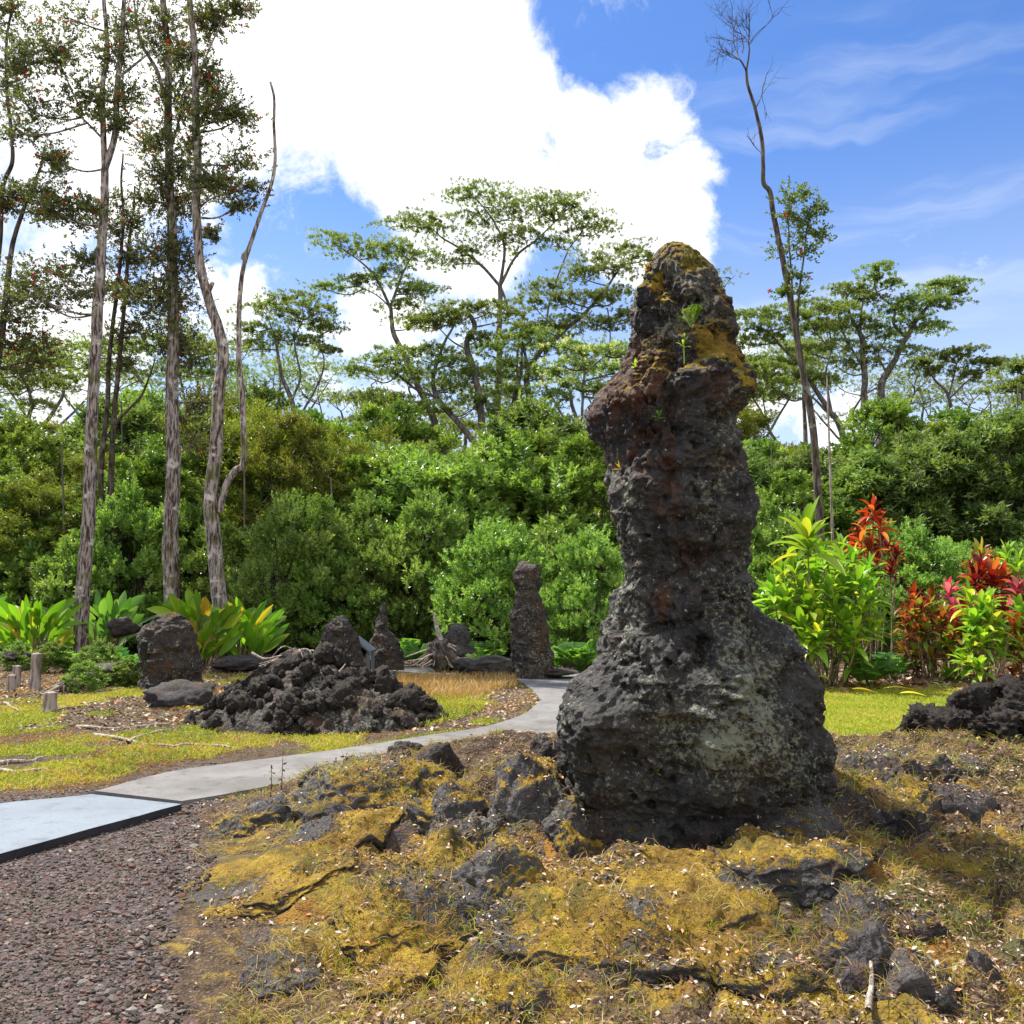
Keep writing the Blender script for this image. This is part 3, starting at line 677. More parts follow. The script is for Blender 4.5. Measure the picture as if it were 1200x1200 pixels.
# ---- boulders on and round the mound (px, py of base, width, height, distance)
MR = [
 ('dark broken rock leaning on the left foot of the tall pillar', 690, 972, 80, .4, .22, 'bare', 253, 5, 'rock'),
 ('black clinker rock hugging the right foot of the tall pillar', 938, 975, 110, .5, .28, 'mossy_half', 254, 5, 'rock'),
 ('dark rock beyond the right foot of the tall pillar', 985, 970, 70, .35, .2, 'bare', 255, 5, 'rock'),
 ('low clinker rubble rock under the left flank of the pillar', 640, 915, 60, .35, .2, 'bare', 256, 5, 'rock'),
 ('broad golden moss slab sloping forward directly below the tall lava tree', 735, 1090, 330, 1.15, .21, 'mossy', 201, 6, 'slab'),
 ('domed lava boulder with golden moss left of the tall pillar foot', 598, 1030, 150, .62, .25, 'mossy', 202, 6, 'boulder'),
 ('small rounded boulder at the left foot of the tall lava tree', 664, 978, 54, .28, .24, 'mossy_half', 203, 5, 'boulder'),
 ('fist shaped moss topped rock beside the foot of the tall pillar', 674, 1000, 48, .2, .15, 'mossy', 204, 5, 'rock'),
 ('low wide moss rock in the middle of the left mound', 485, 1065, 190, .8, .16, 'mossy', 205, 6, 'rock'),
 ('olive mossy rock close to the gravel edge low on the mound', 350, 1140, 120, .5, .12, 'mossy', 206, 6, 'rock'),
 ('flat dark grey rock with a moss rim near the bottom centre', 585, 1165, 130, .4, .09, 'mossy_half', 207, 5, 'rock'),
 ('brown mossy bank rock above the gravel border', 330, 1030, 210, 1.1, .13, 'mossy', 208, 6, 'rock'),
 ('ragged black lava rock at the left end of the mound crest', 320, 955, 100, .5, .18, 'mossy_half', 209, 5, 'rock'),
 ('rough lichen spotted lava hump on the crest right of the weed stalk', 440, 940, 150, .9, .20, 'mossy_half', 210, 6, 'rock'),
 ('knobbly black lava lump sticking up at the crest beside the path', 478, 897, 42, .28, .17, 'bare', 211, 5, 'rock'),
 ('long arched lava ledge on the mound crest left of the tall pillar', 565, 902, 130, .45, .17, 'bare', 212, 5, 'rock'),
 ('dark lumpy lava block resting against the left side of the tall pillar', 622, 935, 90, .55, .36, 'mossy_half', 213, 5, 'rock'),
 ('pale lichen covered rock in the hollow of the mound crest', 530, 950, 100, .5, .2, 'mossy_half', 214, 5, 'rock'),
 ('mossy dark rock shoulder at the right foot of the tall pillar', 915, 1020, 210, .8, .20, 'mossy_half', 215, 6, 'rock'),
 ('broad flat purple grey lava plate on the crest right of the pillar', 1040, 905, 190, 1.1, .17, 'plate', 216, 6, 'slab'),
 ('small brown lava knob tucked behind the right flank of the pillar', 975, 885, 44, .3, .17, 'bare', 217, 5, 'rock'),
 ('reddish lava block under the flat plate right of the pillar', 1035, 955, 130, .6, .19, 'mossy_half', 218, 5, 'rock'),
 ('single black shiny rock on the dry grass right of the pillar', 1070, 978, 36, .2, .15, 'bare', 219, 5, 'rock'),
 ('flat grey lava slab lying half buried at the shadow edge', 1030, 1072, 140, .4, .10, 'plate', 220, 5, 'slab'),
 ('brown rounded rock standing by the half buried grey slab', 1078, 1098, 68, .25, .13, 'plate', 221, 5, 'rock'),
 ('overhanging dark rock above the pale stick at the lower right', 1005, 1125, 86, .3, .18, 'mossy_half', 222, 5, 'rock'),
 ('blunt dark boulder right of the pale stick at the lower right', 1065, 1165, 100, .36, .18, 'mossy_half', 223, 5, 'rock'),
 ('small grey rock under the overhanging dark rock', 1006, 1160, 54, .2, .13, 'plate', 224, 4, 'rock'),
 ('small blue grey stone in the grass near the lower right corner', 1158, 1145, 38, .15, .1, 'plate', 225, 4, 'stone'),
 ('long mossy half sunk rock right of the broad golden slab top', 820, 1020, 160, .5, .12, 'mossy', 226, 5, 'rock'),
 ('dark rock on the bank above the gravel at the mound corner', 272, 975, 64, .35, .13, 'mossy_half', 227, 5, 'rock'),
 ('low lava rock in the dry grass near the right edge', 1130, 945, 64, .3, .12, 'plate', 228, 4, 'rock'),
 ('dark mossy rock between the bank rock and the lichen spotted hump', 400, 990, 130, .7, .15, 'mossy', 241, 5, 'rock'),
 ('golden rock wedged between the mound hollow and the domed boulder', 520, 1010, 110, .5, .16, 'mossy', 242, 5, 'rock'),
 ('brown clinker rock on the crest behind the weed stalks', 405, 925, 80, .45, .17, 'bare', 243, 5, 'rock'),
 ('jagged crest rock between the knobbly lump and the arched ledge', 515, 905, 60, .4, .18, 'bare', 244, 5, 'rock'),
 ('blocky rock right of the pillar base under the small brown knob', 968, 935, 84, .5, .2, 'mossy_half', 245, 5, 'rock'),
 ('flat rock at the lower end of the reddish block', 1000, 1000, 80, .35, .13, 'mossy_half', 246, 5, 'rock'),
 ('grey rock at the right end of the big lava plate', 1120, 905, 70, .45, .12, 'plate', 247, 5, 'rock'),
 ('low moss cushion rock near the bottom edge left of centre', 455, 1150, 120, .4, .10, 'mossy', 248, 5, 'rock'),
 ('low dark moss rock at the bottom right of the golden slab', 880, 1130, 150, .5, .09, 'mossy', 249, 5, 'rock'),
 ('small crest rock right beside the left flank of the pillar', 598, 893, 56, .3, .16, 'bare', 250, 5, 'rock'),
 ('dark clinker rock on the crest just left of the knobbly lump', 447, 912, 64, .35, .14, 'bare', 251, 5, 'rock'),
 ('half buried rock in the mound hollow below the lichen rock', 560, 985, 60, .3, .14, 'mossy_half', 252, 5, 'rock'),
]
BV = []; BF = []; BN = 0
for (lab, px_, py_, w_, d_, h_, m_, sd_, sub_, cat_) in MR:
    g_ = gterr(px_, py_); w_ = w_ * g_[1] / FPX * (1.4 if g_[1] > 5.7 and 380 < px_ < 700 else 1.08); h_ *= (1.5 if g_[1] > 5.7 and px_ < 700 and px_ > 380 else .95); flat = h_ < .22
    kw = dict(rough=.26, facets=6, lump=.10) if sub_ == 6 else dict(rough=.34, lump=.14, spike=.1)
    p, f = rock_verts(sub_, sd_, **kw); a_, b_ = p.min(0), p.max(0); sz_ = 2.1 * h_ / (b_[2] - a_[2])
    p = (p - (a_ + b_) / 2) * np.array([w_ / (b_[0] - a_[0]), d_ / (b_[1] - a_[1]), sz_])
    top = np.maximum(p[:, 2], 0); r_ = np.hypot(p[:, 0] / w_, p[:, 1] / d_) * 2      # skirts of the flat ones sink into the soil
    X_ = p[:, 0] + g_[0]; Y_ = p[:, 1] + g_[1]; Z_ = H(X_, Y_) * (.75 if flat else .2) + Hs(g_[0], g_[1]) * (.25 if flat else .8)
    p[:, 2] += Z_ - g_[2] - .15 * h_
    p = p + .010 * unit(p + 1e-6) * fbm((p + g_) * 14, 4, sd_)[:, None]
    BV.append(p + g_); BF.append(f + BN); BN += len(p)
    mb = MB(); mb.add(p, f); o = mb.build({'slab': 'lava_slab', 'boulder': 'lava_boulder', 'rock': 'lava_rock', 'stone': 'stone'}[cat_], M[m_]); o.location = g_
    tag(o, lab, cat_)
# the row of rocks behind the dry grass on the right
row = [(1080, 878, 58, 40, 7.6, 231, 'leftmost low rock of the black rock row in front of the lawn'), (1098, 870, 56, 44, 7.5, 232, 'pointed shiny rock second from the left in the black rock row'),
       (1130, 876, 60, 48, 7.3, 233, 'squarish rock third from the left in the black rock row'), (1150, 850, 60, 46, 7.9, 234, 'upper rock stacked in the middle of the black rock row'),
       (1178, 872, 70, 44, 7.1, 235, 'grey topped tilted block at the right end of the black rock row'), (1170, 835, 56, 34, 8.0, 236, 'highest rock on the black rock row before the lawn'),
       (1215, 840, 70, 48, 7.8, 237, 'big lava rock cut by the right edge of the photo'), (1240, 885, 80, 50, 7.0, 238, 'outer rock beyond the right end of the black row'),
       (1118, 850, 34, 24, 8.0, 239, 'small brown stone behind the black rock row')]
row += [(1064, 882, 30, 16, 7.7, 261, 'tiny rock at the left tip of the black rock row'), (1112, 886, 36, 18, 7.0, 262, 'small clinker at the foot of the squarish rock in the row'), (1140, 832, 34, 22, 8.3, 263, 'brown clinker behind the stacked upper rock'), (1192, 822, 36, 24, 8.3, 264, 'clinker on top of the right end of the row'), (1160, 884, 40, 18, 6.9, 265, 'flat chip of rock below the grey topped block'), (1100, 845, 26, 16, 8.2, 266, 'rough lump behind the pointed shiny rock'), (1198, 850, 50, 30, 7.5, 267, 'rough block filling the right end of the row'), (1132, 858, 40, 26, 7.7, 268, 'narrow clinker between the squarish rock and the stacked one')]
for (a, b, w_, h_, Y_, sd_, lab) in row: rock('lava_rock', lab, a, b, w_, h_, Y_, M['bare'], sd_, 5, .8, group='row of black lava rocks before the lawn', rough=.5, facets=9, lump=.26, spike=.35)

# ---- far lava trees and stumps
def column(name, label, cat, px, pts, Y, m, seed, ry=.85, amp=.10, rows=150, cols=120):
    """pts: (py, left, right) silhouette rows in photo pixels at distance Y"""
    S = np.array(pts, float); py = np.linspace(S[0, 0], S[-1, 0], rows)
    l = np.interp(py, S[:, 0], S[:, 1]); r_ = np.interp(py, S[:, 0], S[:, 2])
    wl = np.array([at(a, b, Y) for a, b in zip(l, py)]); wr = np.array([at(a, b, Y) for a, b in zip(r_, py)])
    xc = (wl[:, 0] + wr[:, 0]) / 2; ha = (wr[:, 0] - wl[:, 0]) / 2; z = wl[:, 2]
    th = np.linspace(0, 2 * math.pi, cols, endpoint=False)
    V = np.stack([xc[:, None] + ha[:, None] * np.cos(th), Y + ry * ha[:, None] * np.sin(th), z[:, None] + 0 * th[None]], -1).reshape(-1, 3)
    N = np.stack([np.broadcast_to(np.cos(th), (rows, cols)), np.broadcast_to(np.sin(th), (rows, cols)), np.zeros((rows, cols))], -1).reshape(-1, 3)
    c1, c2 = cell(V * 4, seed)
    d = amp * (fbm(V * 2.2 + seed, 4, seed) * 1.1 + .7 * (c2 - c1 - .25) + .5 * fbm(V * 9, 4, seed + 3))
    V = V + N * d[:, None]; V[:, 2] += amp * .8 * fbm(V * 5, 3, seed + 6)
    root = np.array([xc[-1], Y, z[-1]]); i = np.arange(rows - 1)[:, None] * cols; j = np.arange(cols)[None]; jn = (j + 1) % cols
    mb = MB(); mb.add(V - root, np.stack([i + j, i + cols + j, i + cols + jn, i + jn], -1).reshape(-1, 4))
    k0 = mb.n; mb.add([[xc[0] - root[0], 0, z[0] - root[2] + .02]], np.zeros((0, 3), np.int64))
    mb.f3.append(np.stack([np.arange(cols), (np.arange(cols) + 1) % cols, np.full(cols, k0)], 1))
    o = mb.build(name, m); o.location = root; return tag(o, label, cat)
column('lava_tree', 'mid distance dark lava pillar standing alone beyond the path fork', 'lava tree', 620,
       [(659, 612, 622), (661, 605, 632), (668, 602, 635), (685, 604, 635), (693, 607, 633), (700, 604, 636), (715, 600, 642), (735, 596, 645), (755, 597, 645), (775, 599, 646), (792, 594, 650), (800, 590, 655)], 17.3, M['far_rock'], 301)
column('lava_tree', 'small pointed lava spire with a grey top behind the rubble heap', 'lava tree', 452,
       [(708, 448, 452), (712, 442, 454), (725, 440, 455), (738, 438, 456), (745, 436, 464), (755, 434, 469), (768, 432, 471), (785, 428, 475)], 18.5, M['far_rock'], 302)
column('lava_tree', 'squat brown lava stump left of the small pointed spire', 'lava tree', 398,
       [(722, 398, 404), (727, 388, 410), (735, 380, 416), (748, 376, 420), (762, 374, 421), (785, 370, 425)], 16.5, M['far_rock'], 303)
column('lava_tree', 'broad lichen streaked lava stump in front of the bright broad leaved plant', 'lava tree', 198,
       [(720, 190, 200), (724, 180, 212), (735, 171, 221), (750, 166, 228), (770, 166, 233), (790, 170, 236), (812, 166, 242)], 15.3, M['far_rock'], 304, amp=.12)
column('lava_stump', 'rounded tan lava stump with orange moss beside the uprooted stump', 'lava tree', 537,
       [(731, 532, 540), (735, 526, 546), (745, 522, 550), (758, 521, 551), (785, 518, 553)], 19.0, M['mossy_half'], 305)
for q in [('low dark rock apron at the foot of the mid distance pillar', 575, 792, 70, 22, 17.0, 311), ('second low rock in the apron of the mid distance pillar', 548, 788, 40, 16, 17.5, 312), ('dark rocks at the right foot of the mid distance pillar', 655, 793, 50, 8, 17.0, 313),
          ('grey rock left of the mid distance pillar under fern leaves', 540, 775, 40, 20, 18.5, 314), ('low rock bank left of the broad lava stump', 130, 800, 80, 22, 15.6, 315), ('flat dark lava plate in front of the broad lava stump', 200, 832, 84, 32, 12.6, 316),
          ('flat lava plate behind the leaning pale trunk', 275, 785, 70, 16, 18.5, 317), ('lava rock hidden in shrubs left of the broad lava stump', 138, 745, 40, 22, 22, 318), ('dark rocks near the left edge behind the wooden posts', 12, 775, 34, 12, 19, 319)]:
    rock('lava_rock', q[0], q[1], q[2], q[3], q[4], q[5], M['plate'] if q[6] in (316, 317) else M['far_rock'], q[6], 4, 1.0)

# ---- rubble heap: core + individual rocks
HC = (float(gp(365, 850)[0]), 11.6)
def heapz(x, y):
    u = (x - HC[0]) / 1.58; v = (y - HC[1]) / 1.45
    r = np.hypot(u, v); return .95 * np.clip(1 - r, 0, 1) ** .72 * (1 - .25 * ss(0, 1, u)) 
hx, hy = np.meshgrid(np.linspace(-2.0, 2.2, 240), np.linspace(-1.7, 1.7, 200)); hx = hx.ravel(); hy = hy.ravel()
P_ = xyz(hx, hy); hz = heapz(HC[0] + hx, HC[1] + hy); c1, c2 = cell(P_ * 5, 88)
hz = hz * .8 + (hz > .02) * (.16 * fbm(P_ * 3, 6, 81, gain=.62) + .12 * (c2 - c1) + .05 * fbm(P_ * 12, 4, 83, ridged=True)) - .05
i = (np.arange(199)[:, None] * 240 + np.arange(239)[None]).ravel()
mb = MB(); mb.add(np.stack([hx, hy, hz], 1), np.stack([i, i + 1, i + 241, i + 240], 1))
core = mb.build('rubble_heap', M['far_rock']); core.location = (HC[0], HC[1], 0)
tag(core, 'broad heap of crumbled dark lava clinker beside the path, under its loose rocks', 'rubble heap')
rr = np.random.default_rng(5); PR = []
for k in range(7):
    p, f = rock_verts(4, 400 + k, rough=.42, facets=8, lump=.26, spike=.35); mb = MB(); mb.add(p, f); PR.append(mb.mesh('lava_rock', M['far_rock']))
for k in range(296):
    a = rr.uniform(0, 2 * math.pi); q = rr.uniform(0, 1) ** .55; x = HC[0] + 1.62 * q * math.cos(a) - .03; y = HC[1] + 1.5 * q * math.sin(a)
    if y > HC[1] + .7: continue
    s_ = rr.uniform(.045, .085) * (1.9 if rr.uniform() < .2 else 1.1) * (1.0 if q < .85 else .6)
    o = bpy.data.objects.new('lava_rock', PR[k % 7]); COL.objects.link(o)
    o.location = (x, y, heapz(x, y) * .86 + s_ * .1); o.scale = (s_ * rr.uniform(.8, 1.5), s_ * rr.uniform(.8, 1.2), s_ * rr.uniform(.6, 1.0)); o.rotation_euler = tuple(rr.uniform(0, 6, 3))
    tag(o, 'loose dark clinker rock lying on the rubble heap beside the path', 'rock', 'loose rocks of the rubble heap')

# ------------------------------------------------------------------ trees
def connect(mb, skel, blobs_, r, limb_r, sides=6, flat=False, cl=.30):
    """limbs from the skeleton to each foliage blob; returns shoot positions and axes"""
    SK = np.vstack(skel); tips = []; axes = []
    for (c, rad, nsub, per) in blobs_:
        c = np.asarray(c, float); rad = np.asarray(rad, float)
        d = np.linalg.norm(SK - c, axis=1) + np.where(SK[:, 2] > c[2] - .1 * rad[2], 3.0, 0) + .4 * np.abs(SK[:, 2] - (c[2] - np.linalg.norm((SK - c)[:, :2], axis=1) * .6))
        a = SK[np.argmin(d)]; L = np.linalg.norm(c - a)
        mid = (a + c) / 2 + np.array([0, 0, -.12 * L]) + r.normal(0, .06 * L, 3)
        cen = c - np.array([0, 0, rad[2] * .6]); limb = resample([a, mid, cen], 5)
        if L > .15: tube(mb, limb, limb_r, limb_r * .5, sides, rnd=.5)
        for s_ in range(nsub):
            v = unit(r.normal(size=3)); q = c + v * rad * r.uniform(.45, 1.0)
            b = limb[r.integers(max(1, len(limb) // 2), len(limb))]; l2 = np.linalg.norm(q - b)
            m_ = (b + q) / 2 + r.normal(0, .08 * l2, 3) - np.array([0, 0, .06 * l2])
            sb = resample([b, m_, q], 3); tube(mb, sb, limb_r * .42, limb_r * .12, 4, cap=False)
            base = sb[len(sb) // 2:]
            for w_ in range(per):
                o_ = base[r.integers(0, len(base))]; tp = o_ + r.normal(0, 1, 3) * rad * cl
                tips.append(tp); axes.append(unit(tp - o_ + np.array([0, 0, .35]) * np.linalg.norm(tp - o_) + 1e-4))
        if flat:
            n_ = nsub * per; tips = tips[:-n_] if len(tips) >= n_ else []; axes = axes[:-n_]; u = r.uniform(0, 1, n_) ** .55; a2 = r.uniform(0, 6.283, n_)
            edge = 1 + .35 * np.sin(a2 * 3 + r.uniform(0, 6)) + .2 * np.sin(a2 * 7 + r.uniform(0, 6))
            p_ = c + np.stack([rad[0] * u * np.cos(a2) * edge, rad[1] * u * np.sin(a2) * edge, rad[2] * (.8 - 1.2 * u ** 2) + r.normal(0, .17, n_) * rad[2]], 1)
            hole = fbm(p_ * .9, 3, int(abs(c[0]) * 10)) > -.22; p_ = np.where(hole[:, None], p_, c + (p_ - c) * .55)
            tips += list(p_); axes += list(unit(np.stack([np.cos(a2) * u, np.sin(a2) * u, np.full(n_, .9)], 1) + r.normal(0, .25, (n_, 3))))
    return np.array(tips).reshape(-1, 3), np.array(axes).reshape(-1, 3)

def make_tree(name, label, cat, Y, trunks, blobs_, leaf, bark, k=9, L=.07, Wd=.04, twig=.25, spread=1.0, nsub=8, per=10, limb_r=.05, depth=.8, rough=.12, seed=1, group=None, sides=12, flower=0, back=.15, wob=.25, flat=False, cl=.3, noattach=(), rs=1.0, br=1.0):
    """trunks: [(pts px,py[,dy]), r0, r1]; blobs: (px,py,rx,ry[,dy]) in photo pixels at distance Y"""
    r = np.random.default_rng(seed); sk = []; base = None; mb = MB()
    for ti_, (pts, r0, r1) in enumerate(trunks):
        r0 *= rs; r1 *= rs
        P = [at(q[0], q[1], Y + (q[2] if len(q) > 2 else 0)) for q in pts]
        if base is None: base = np.array([P[0][0], P[0][1], 0.0]); P[0][2] = min(P[0][2], -.1) if P[0][2] < 1.2 else P[0][2]
        P = resample(np.array(P), 10); n = len(P)
        P = P + (np.stack([fbm(P * .9 + seed, 3, seed), fbm(P * .9 - seed, 3, seed + 1), 0 * P[:, 0]], 1)) * (r0 * wob)
        tube(mb, P - base, r0, r1, sides, rough, seed=seed); 
        if ti_ not in noattach: sk.append(P[3:] - base)
    kx = Y / FPX; B = []
    for q in blobs_:
        px_, py_, rx, ry = q[:4]; dy = q[4] if len(q) > 4 else r.uniform(-depth, depth) * rx * kx
        c = at(px_, py_, Y + dy) - base; rx_ = rx * kx * br; ry_ = ry * kx
        ns = max(3, int(nsub * (rx * ry / 900) ** .5)); B.append((c, (rx_, rx_ * .8, ry_), ns, per))
    tips, axes = connect(mb, sk, B, r, limb_r, flat=flat, cl=cl)
    root = thing(name, label, cat, tuple(base), group)
    mb.build('trunk', bark, root)
    if len(tips):
        cm = MB(); whorls(cm, tips, axes, k, L, Wd, spread, back, r=r)
        crn = cm.build('crown', leaf, root, smooth=False)
        if flower:
            fm = MB(); sel_ = r.choice(len(tips), int(len(tips) * flower), replace=False)
            whorls(fm, tips[sel_] + axes[sel_] * .05, axes[sel_], 9, .07, .035, 1.2, .02, r=r); fm.build('blossom', M['ohia_flower'], crn, smooth=False)
    return root

OH = dict(leaf=M['ohia'], k=8, L=.070, Wd=.054, per=23, nsub=11, limb_r=.030, back=.16, spread=1.2, cl=.52, br=1.15)
make_tree('ohia_tree', 'tall pale trunked tree forking high up, leftmost of the three stout trunks', 'tree', 22,
    [([(95, 773), (97, 700), (103, 600), (108, 500), (113, 400), (118, 300), (122, 250), (123, 198)], .25, .13), ([(123, 200), (121, 150), (120, 100), (126, 60), (122, 0), (118, -60)], .11, .06), ([(123, 198), (134, 160), (138, 100), (143, 50), (146, 0), (150, -70)], .12, .06),
     ([(97, 133), (85, 108), (70, 75), (58, 60)], .04, .02), ([(118, 160), (98, 140), (70, 118), (40, 122)], .04, .015), ([(140, 90), (165, 70), (178, 60)], .05, .02)],
    [(45, 45, 38, 26), (75, 70, 24, 14), (20, 65, 20, 30), (100, 105, 28, 16), (38, 125, 34, 16), (20, 150, 26, 14), (60, 235, 22, 18), (50, 215, 22, 12), (75, 245, 28, 14), (150, 25, 22, 26), (130, 60, 22, 22), (150, 110, 25, 16), (110, 125, 20, 14), (145, 145, 20, 12),
     (80, 15, 26, 10), (60, 310, 44, 12), (80, 335, 34, 12), (50, 345, 36, 12), (30, 330, 22, 14), (95, 300, 22, 10), (60, 180, 12, 10), (105, 240, 16, 14)],
    bark=M['bark_pale'], rs=.74, seed=11, flower=.045, **OH)
make_tree('ohia_tree', 'tall straight trunk wrapped in dark foliage, middle of the three stout trunks', 'tree', 25,
    [([(201, 765), (201, 700), (200, 640), (203, 560), (202, 480), (203, 400), (202, 330), (200, 240), (197, 160), (198, 80), (192, 0), (190, -60)], .31, .09), ([(196, 130), (185, 85), (168, 55), (160, 25), (155, -20)], .08, .03), ([(199, 180), (210, 140), (214, 110)], .05, .03), ([(200, 330), (185, 300), (165, 290)], .05, .02)],
    [(190, 20, 26, 26), (205, 60, 24, 28), (180, 50, 20, 22), (200, 100, 24, 26), (215, 130, 22, 24), (195, 160, 24, 24), (175, 165, 20, 14), (212, 190, 22, 24), (195, 215, 20, 24), (215, 240, 24, 22), (185, 195, 22, 14), (235, 215, 28, 14), (170, 230, 20, 14), (205, 280, 24, 26),
     (180, 290, 22, 20), (220, 300, 20, 18), (200, 330, 22, 22), (215, 350, 22, 18), (185, 360, 26, 16), (165, 345, 20, 14), (210, 395, 26, 22), (190, 400, 20, 20), (225, 420, 18, 12), (215, 480, 18, 20, 1), (230, 510, 24, 16, 1.5), (240, 460, 18, 22, 1)],
    bark=M['bark_pale'], rs=.80, seed=12, flower=.035, **OH)
make_tree('ohia_tree', 'stout pale trunk with a bare crooked side limb, rightmost of the three', 'tree', 21,
    [([(263, 781), (260, 730), (255, 680), (250, 620), (246, 585), (252, 530), (256, 470), (262, 420), (255, 385), (243, 345), (235, 310), (230, 240), (230, 170), (229, 100), (228, 50), (223, 0), (222, -60)], .24, .08),
     ([(257, 600), (264, 570), (275, 552), (285, 542), (285, 500), (284, 460), (280, 420), (280, 370), (284, 320), (292, 290), (305, 250), (317, 218), (322, 190), (321, 150), (321, 115), (317, 96)], .11, .035), ([(292, 292), (285, 300), (285, 304)], .07, .05), ([(297, 277), (294, 282)], .05, .05),
     ([(243, 345), (248, 334), (250, 331)], .08, .05), ([(228, 110), (240, 70), (262, 20)], .04, .02)],
    [(240, 20, 24, 20), (262, 18, 24, 14), (245, 85, 16, 18), (240, 120, 22, 20), (262, 125, 22, 12), (255, 105, 18, 12), (278, 135, 22, 12), (245, 200, 22, 18), (262, 215, 22, 12), (280, 180, 22, 12), (290, 215, 18, 10), (282, 235, 16, 10), (285, 5, 20, 10), (228, 160, 14, 18), (250, 275, 10, 10), (220, 60, 16, 20)],
    bark=M['bark_pale'], rs=.80, seed=13, flower=.045, noattach=(1, 2, 3), **OH)
make_tree('ohia_tree', 'thin dark double stem leaning behind the leftmost stout trunk', 'tree', 26,
    [([(118, 745), (122, 640), (118, 560), (125, 480), (128, 420), (138, 330), (145, 260), (142, 215), (144, 180)], .13, .03), ([(126, 660), (130, 560), (134, 480), (142, 400), (150, 300), (156, 250), (158, 218)], .13, .03), ([(132, 500), (150, 480), (165, 465), (176, 440), (182, 420)], .07, .02)],
    [(145, 300, 22, 14), (150, 340, 18, 14), (135, 270, 20, 14), (140, 240, 18, 14), (160, 260, 16, 12), (170, 300, 18, 12), (125, 330, 18, 12), (140, 390, 20, 14), (165, 380, 18, 12), (175, 330, 18, 14), (150, 425, 16, 10)],
    bark=M['bark_dark'], rs=.8, seed=14, flower=.04, **OH)
make_tree('ohia_tree', 'sparse bending tree at the left edge with red blossom tufts', 'tree', 24,
    [([(-25, 760), (-22, 600), (-10, 480), (2, 390), (10, 320), (15, 285), (28, 245), (40, 215), (48, 195), (52, 172)], .14, .03), ([(-20, 560), (-16, 420), (0, 280), (3, 220), (14, 190), (13, 155), (8, 100), (8, 45), (14, 10), (16, -30)], .10, .03), ([(0, 390), (10, 365), (30, 350), (50, 342)], .04, .015)],
    [(10, 100, 22, 16), (8, 75, 18, 14), (60, 180, 14, 10), (66, 195, 12, 8), (30, 230, 26, 10), (15, 225, 18, 14), (12, 240, 14, 10), (45, 245, 18, 10), (25, 370, 28, 14), (5, 345, 20, 14), (15, 400, 26, 14), (30, 430, 26, 12), (50, 395, 22, 10), (-10, 20, 20, 20), (8, 5, 16, 12), (60, 415, 20, 10)],
    bark=M['bark_dark'], rs=.8, seed=15, flower=.05, **OH)
make_tree('ohia_tree', 'slender tall tree right of the pillar, bare at the tip with one leafy side shoot', 'tree', 19,
    [([(965, 800), (963, 640), (958, 560), (950, 490), (940, 430), (930, 370), (918, 310), (908, 255), (903, 225), (895, 212), (894, 170), (886, 130), (877, 100), (875, 82)], .115, .035), ([(875, 83), (870, 74), (867, 70)], .028, .02), ([(875, 82), (878, 60), (877, 51)], .026, .018),
     ([(935, 400), (936, 350), (942, 300), (945, 270), (950, 240)], .035, .012), ([(930, 375), (928, 330), (925, 290), (924, 250), (926, 230)], .03, .01)],
    [(925, 235, 12, 16), (935, 250, 14, 18), (950, 245, 14, 14), (958, 240, 10, 12), (940, 275, 18, 12), (950, 290, 14, 10), (925, 290, 12, 12), (962, 272, 12, 8), (930, 320, 10, 10), (938, 335, 8, 8), (915, 340, 8, 6), (940, 225, 10, 8)],
    bark=M['bark_dark'], seed=16, flower=.02, wob=.5, rs=.8, leaf=M['pale'], k=8, L=.075, Wd=.05, per=10, nsub=9, cl=.6, br=1.3, limb_r=.018, back=.2, spread=1.1)
# bare twigs at its tip
def bare_twigs(root, Y, starts, seed, m, base):
    r = np.random.default_rng(seed); mb = MB()
    def rec(p, d, L, rad, lev):
        n = 4; pts = [p]; dd = d.copy()
        for _ in range(n): dd = unit(dd + r.normal(0, .16, 3) + np.array([0, 0, .05])); pts.append(pts[-1] + dd * L / n)
        tube(mb, np.array(pts) - base, rad, rad * .5, 4, cap=False)
        if lev == 0: return
        for kk in range(r.integers(3, 6)):
            q = pts[r.integers(1, n + 1)]; s_ = unit(dd + r.normal(0, .55, 3)); rec(q, s_, L * r.uniform(.5, .75), rad * .55, lev - 1)
    for (px_, py_, qx, qy, L, rad, lev) in starts:
        a = at(px_, py_, Y); b = at(qx, qy, Y + r.uniform(-.3, .3)); rec(a, unit(b - a), L, rad, lev)
    return mb.build('crown', m, root)
for o in list(COL.objects):
    if o.get('label', '').startswith('slender tall tree'): ohr = o
bare_twigs(ohr, 19, [(867, 70, 850, 66, .45, .014, 3), (867, 70, 862, 40, .75, .016, 3), (877, 51, 885, 25, .7, .014, 3), (877, 51, 872, 10, .85, .014, 3), (867, 70, 845, 40, .5, .012, 3), (878, 52, 900, 20, .7, .012, 2), (885, 128, 898, 95, .7, .012, 2), (893, 180, 868, 155, .55, .011, 1), (870, 62, 880, 10, .6, .012, 2)], 5, M['bark_dark'], np.array(ohr.location))

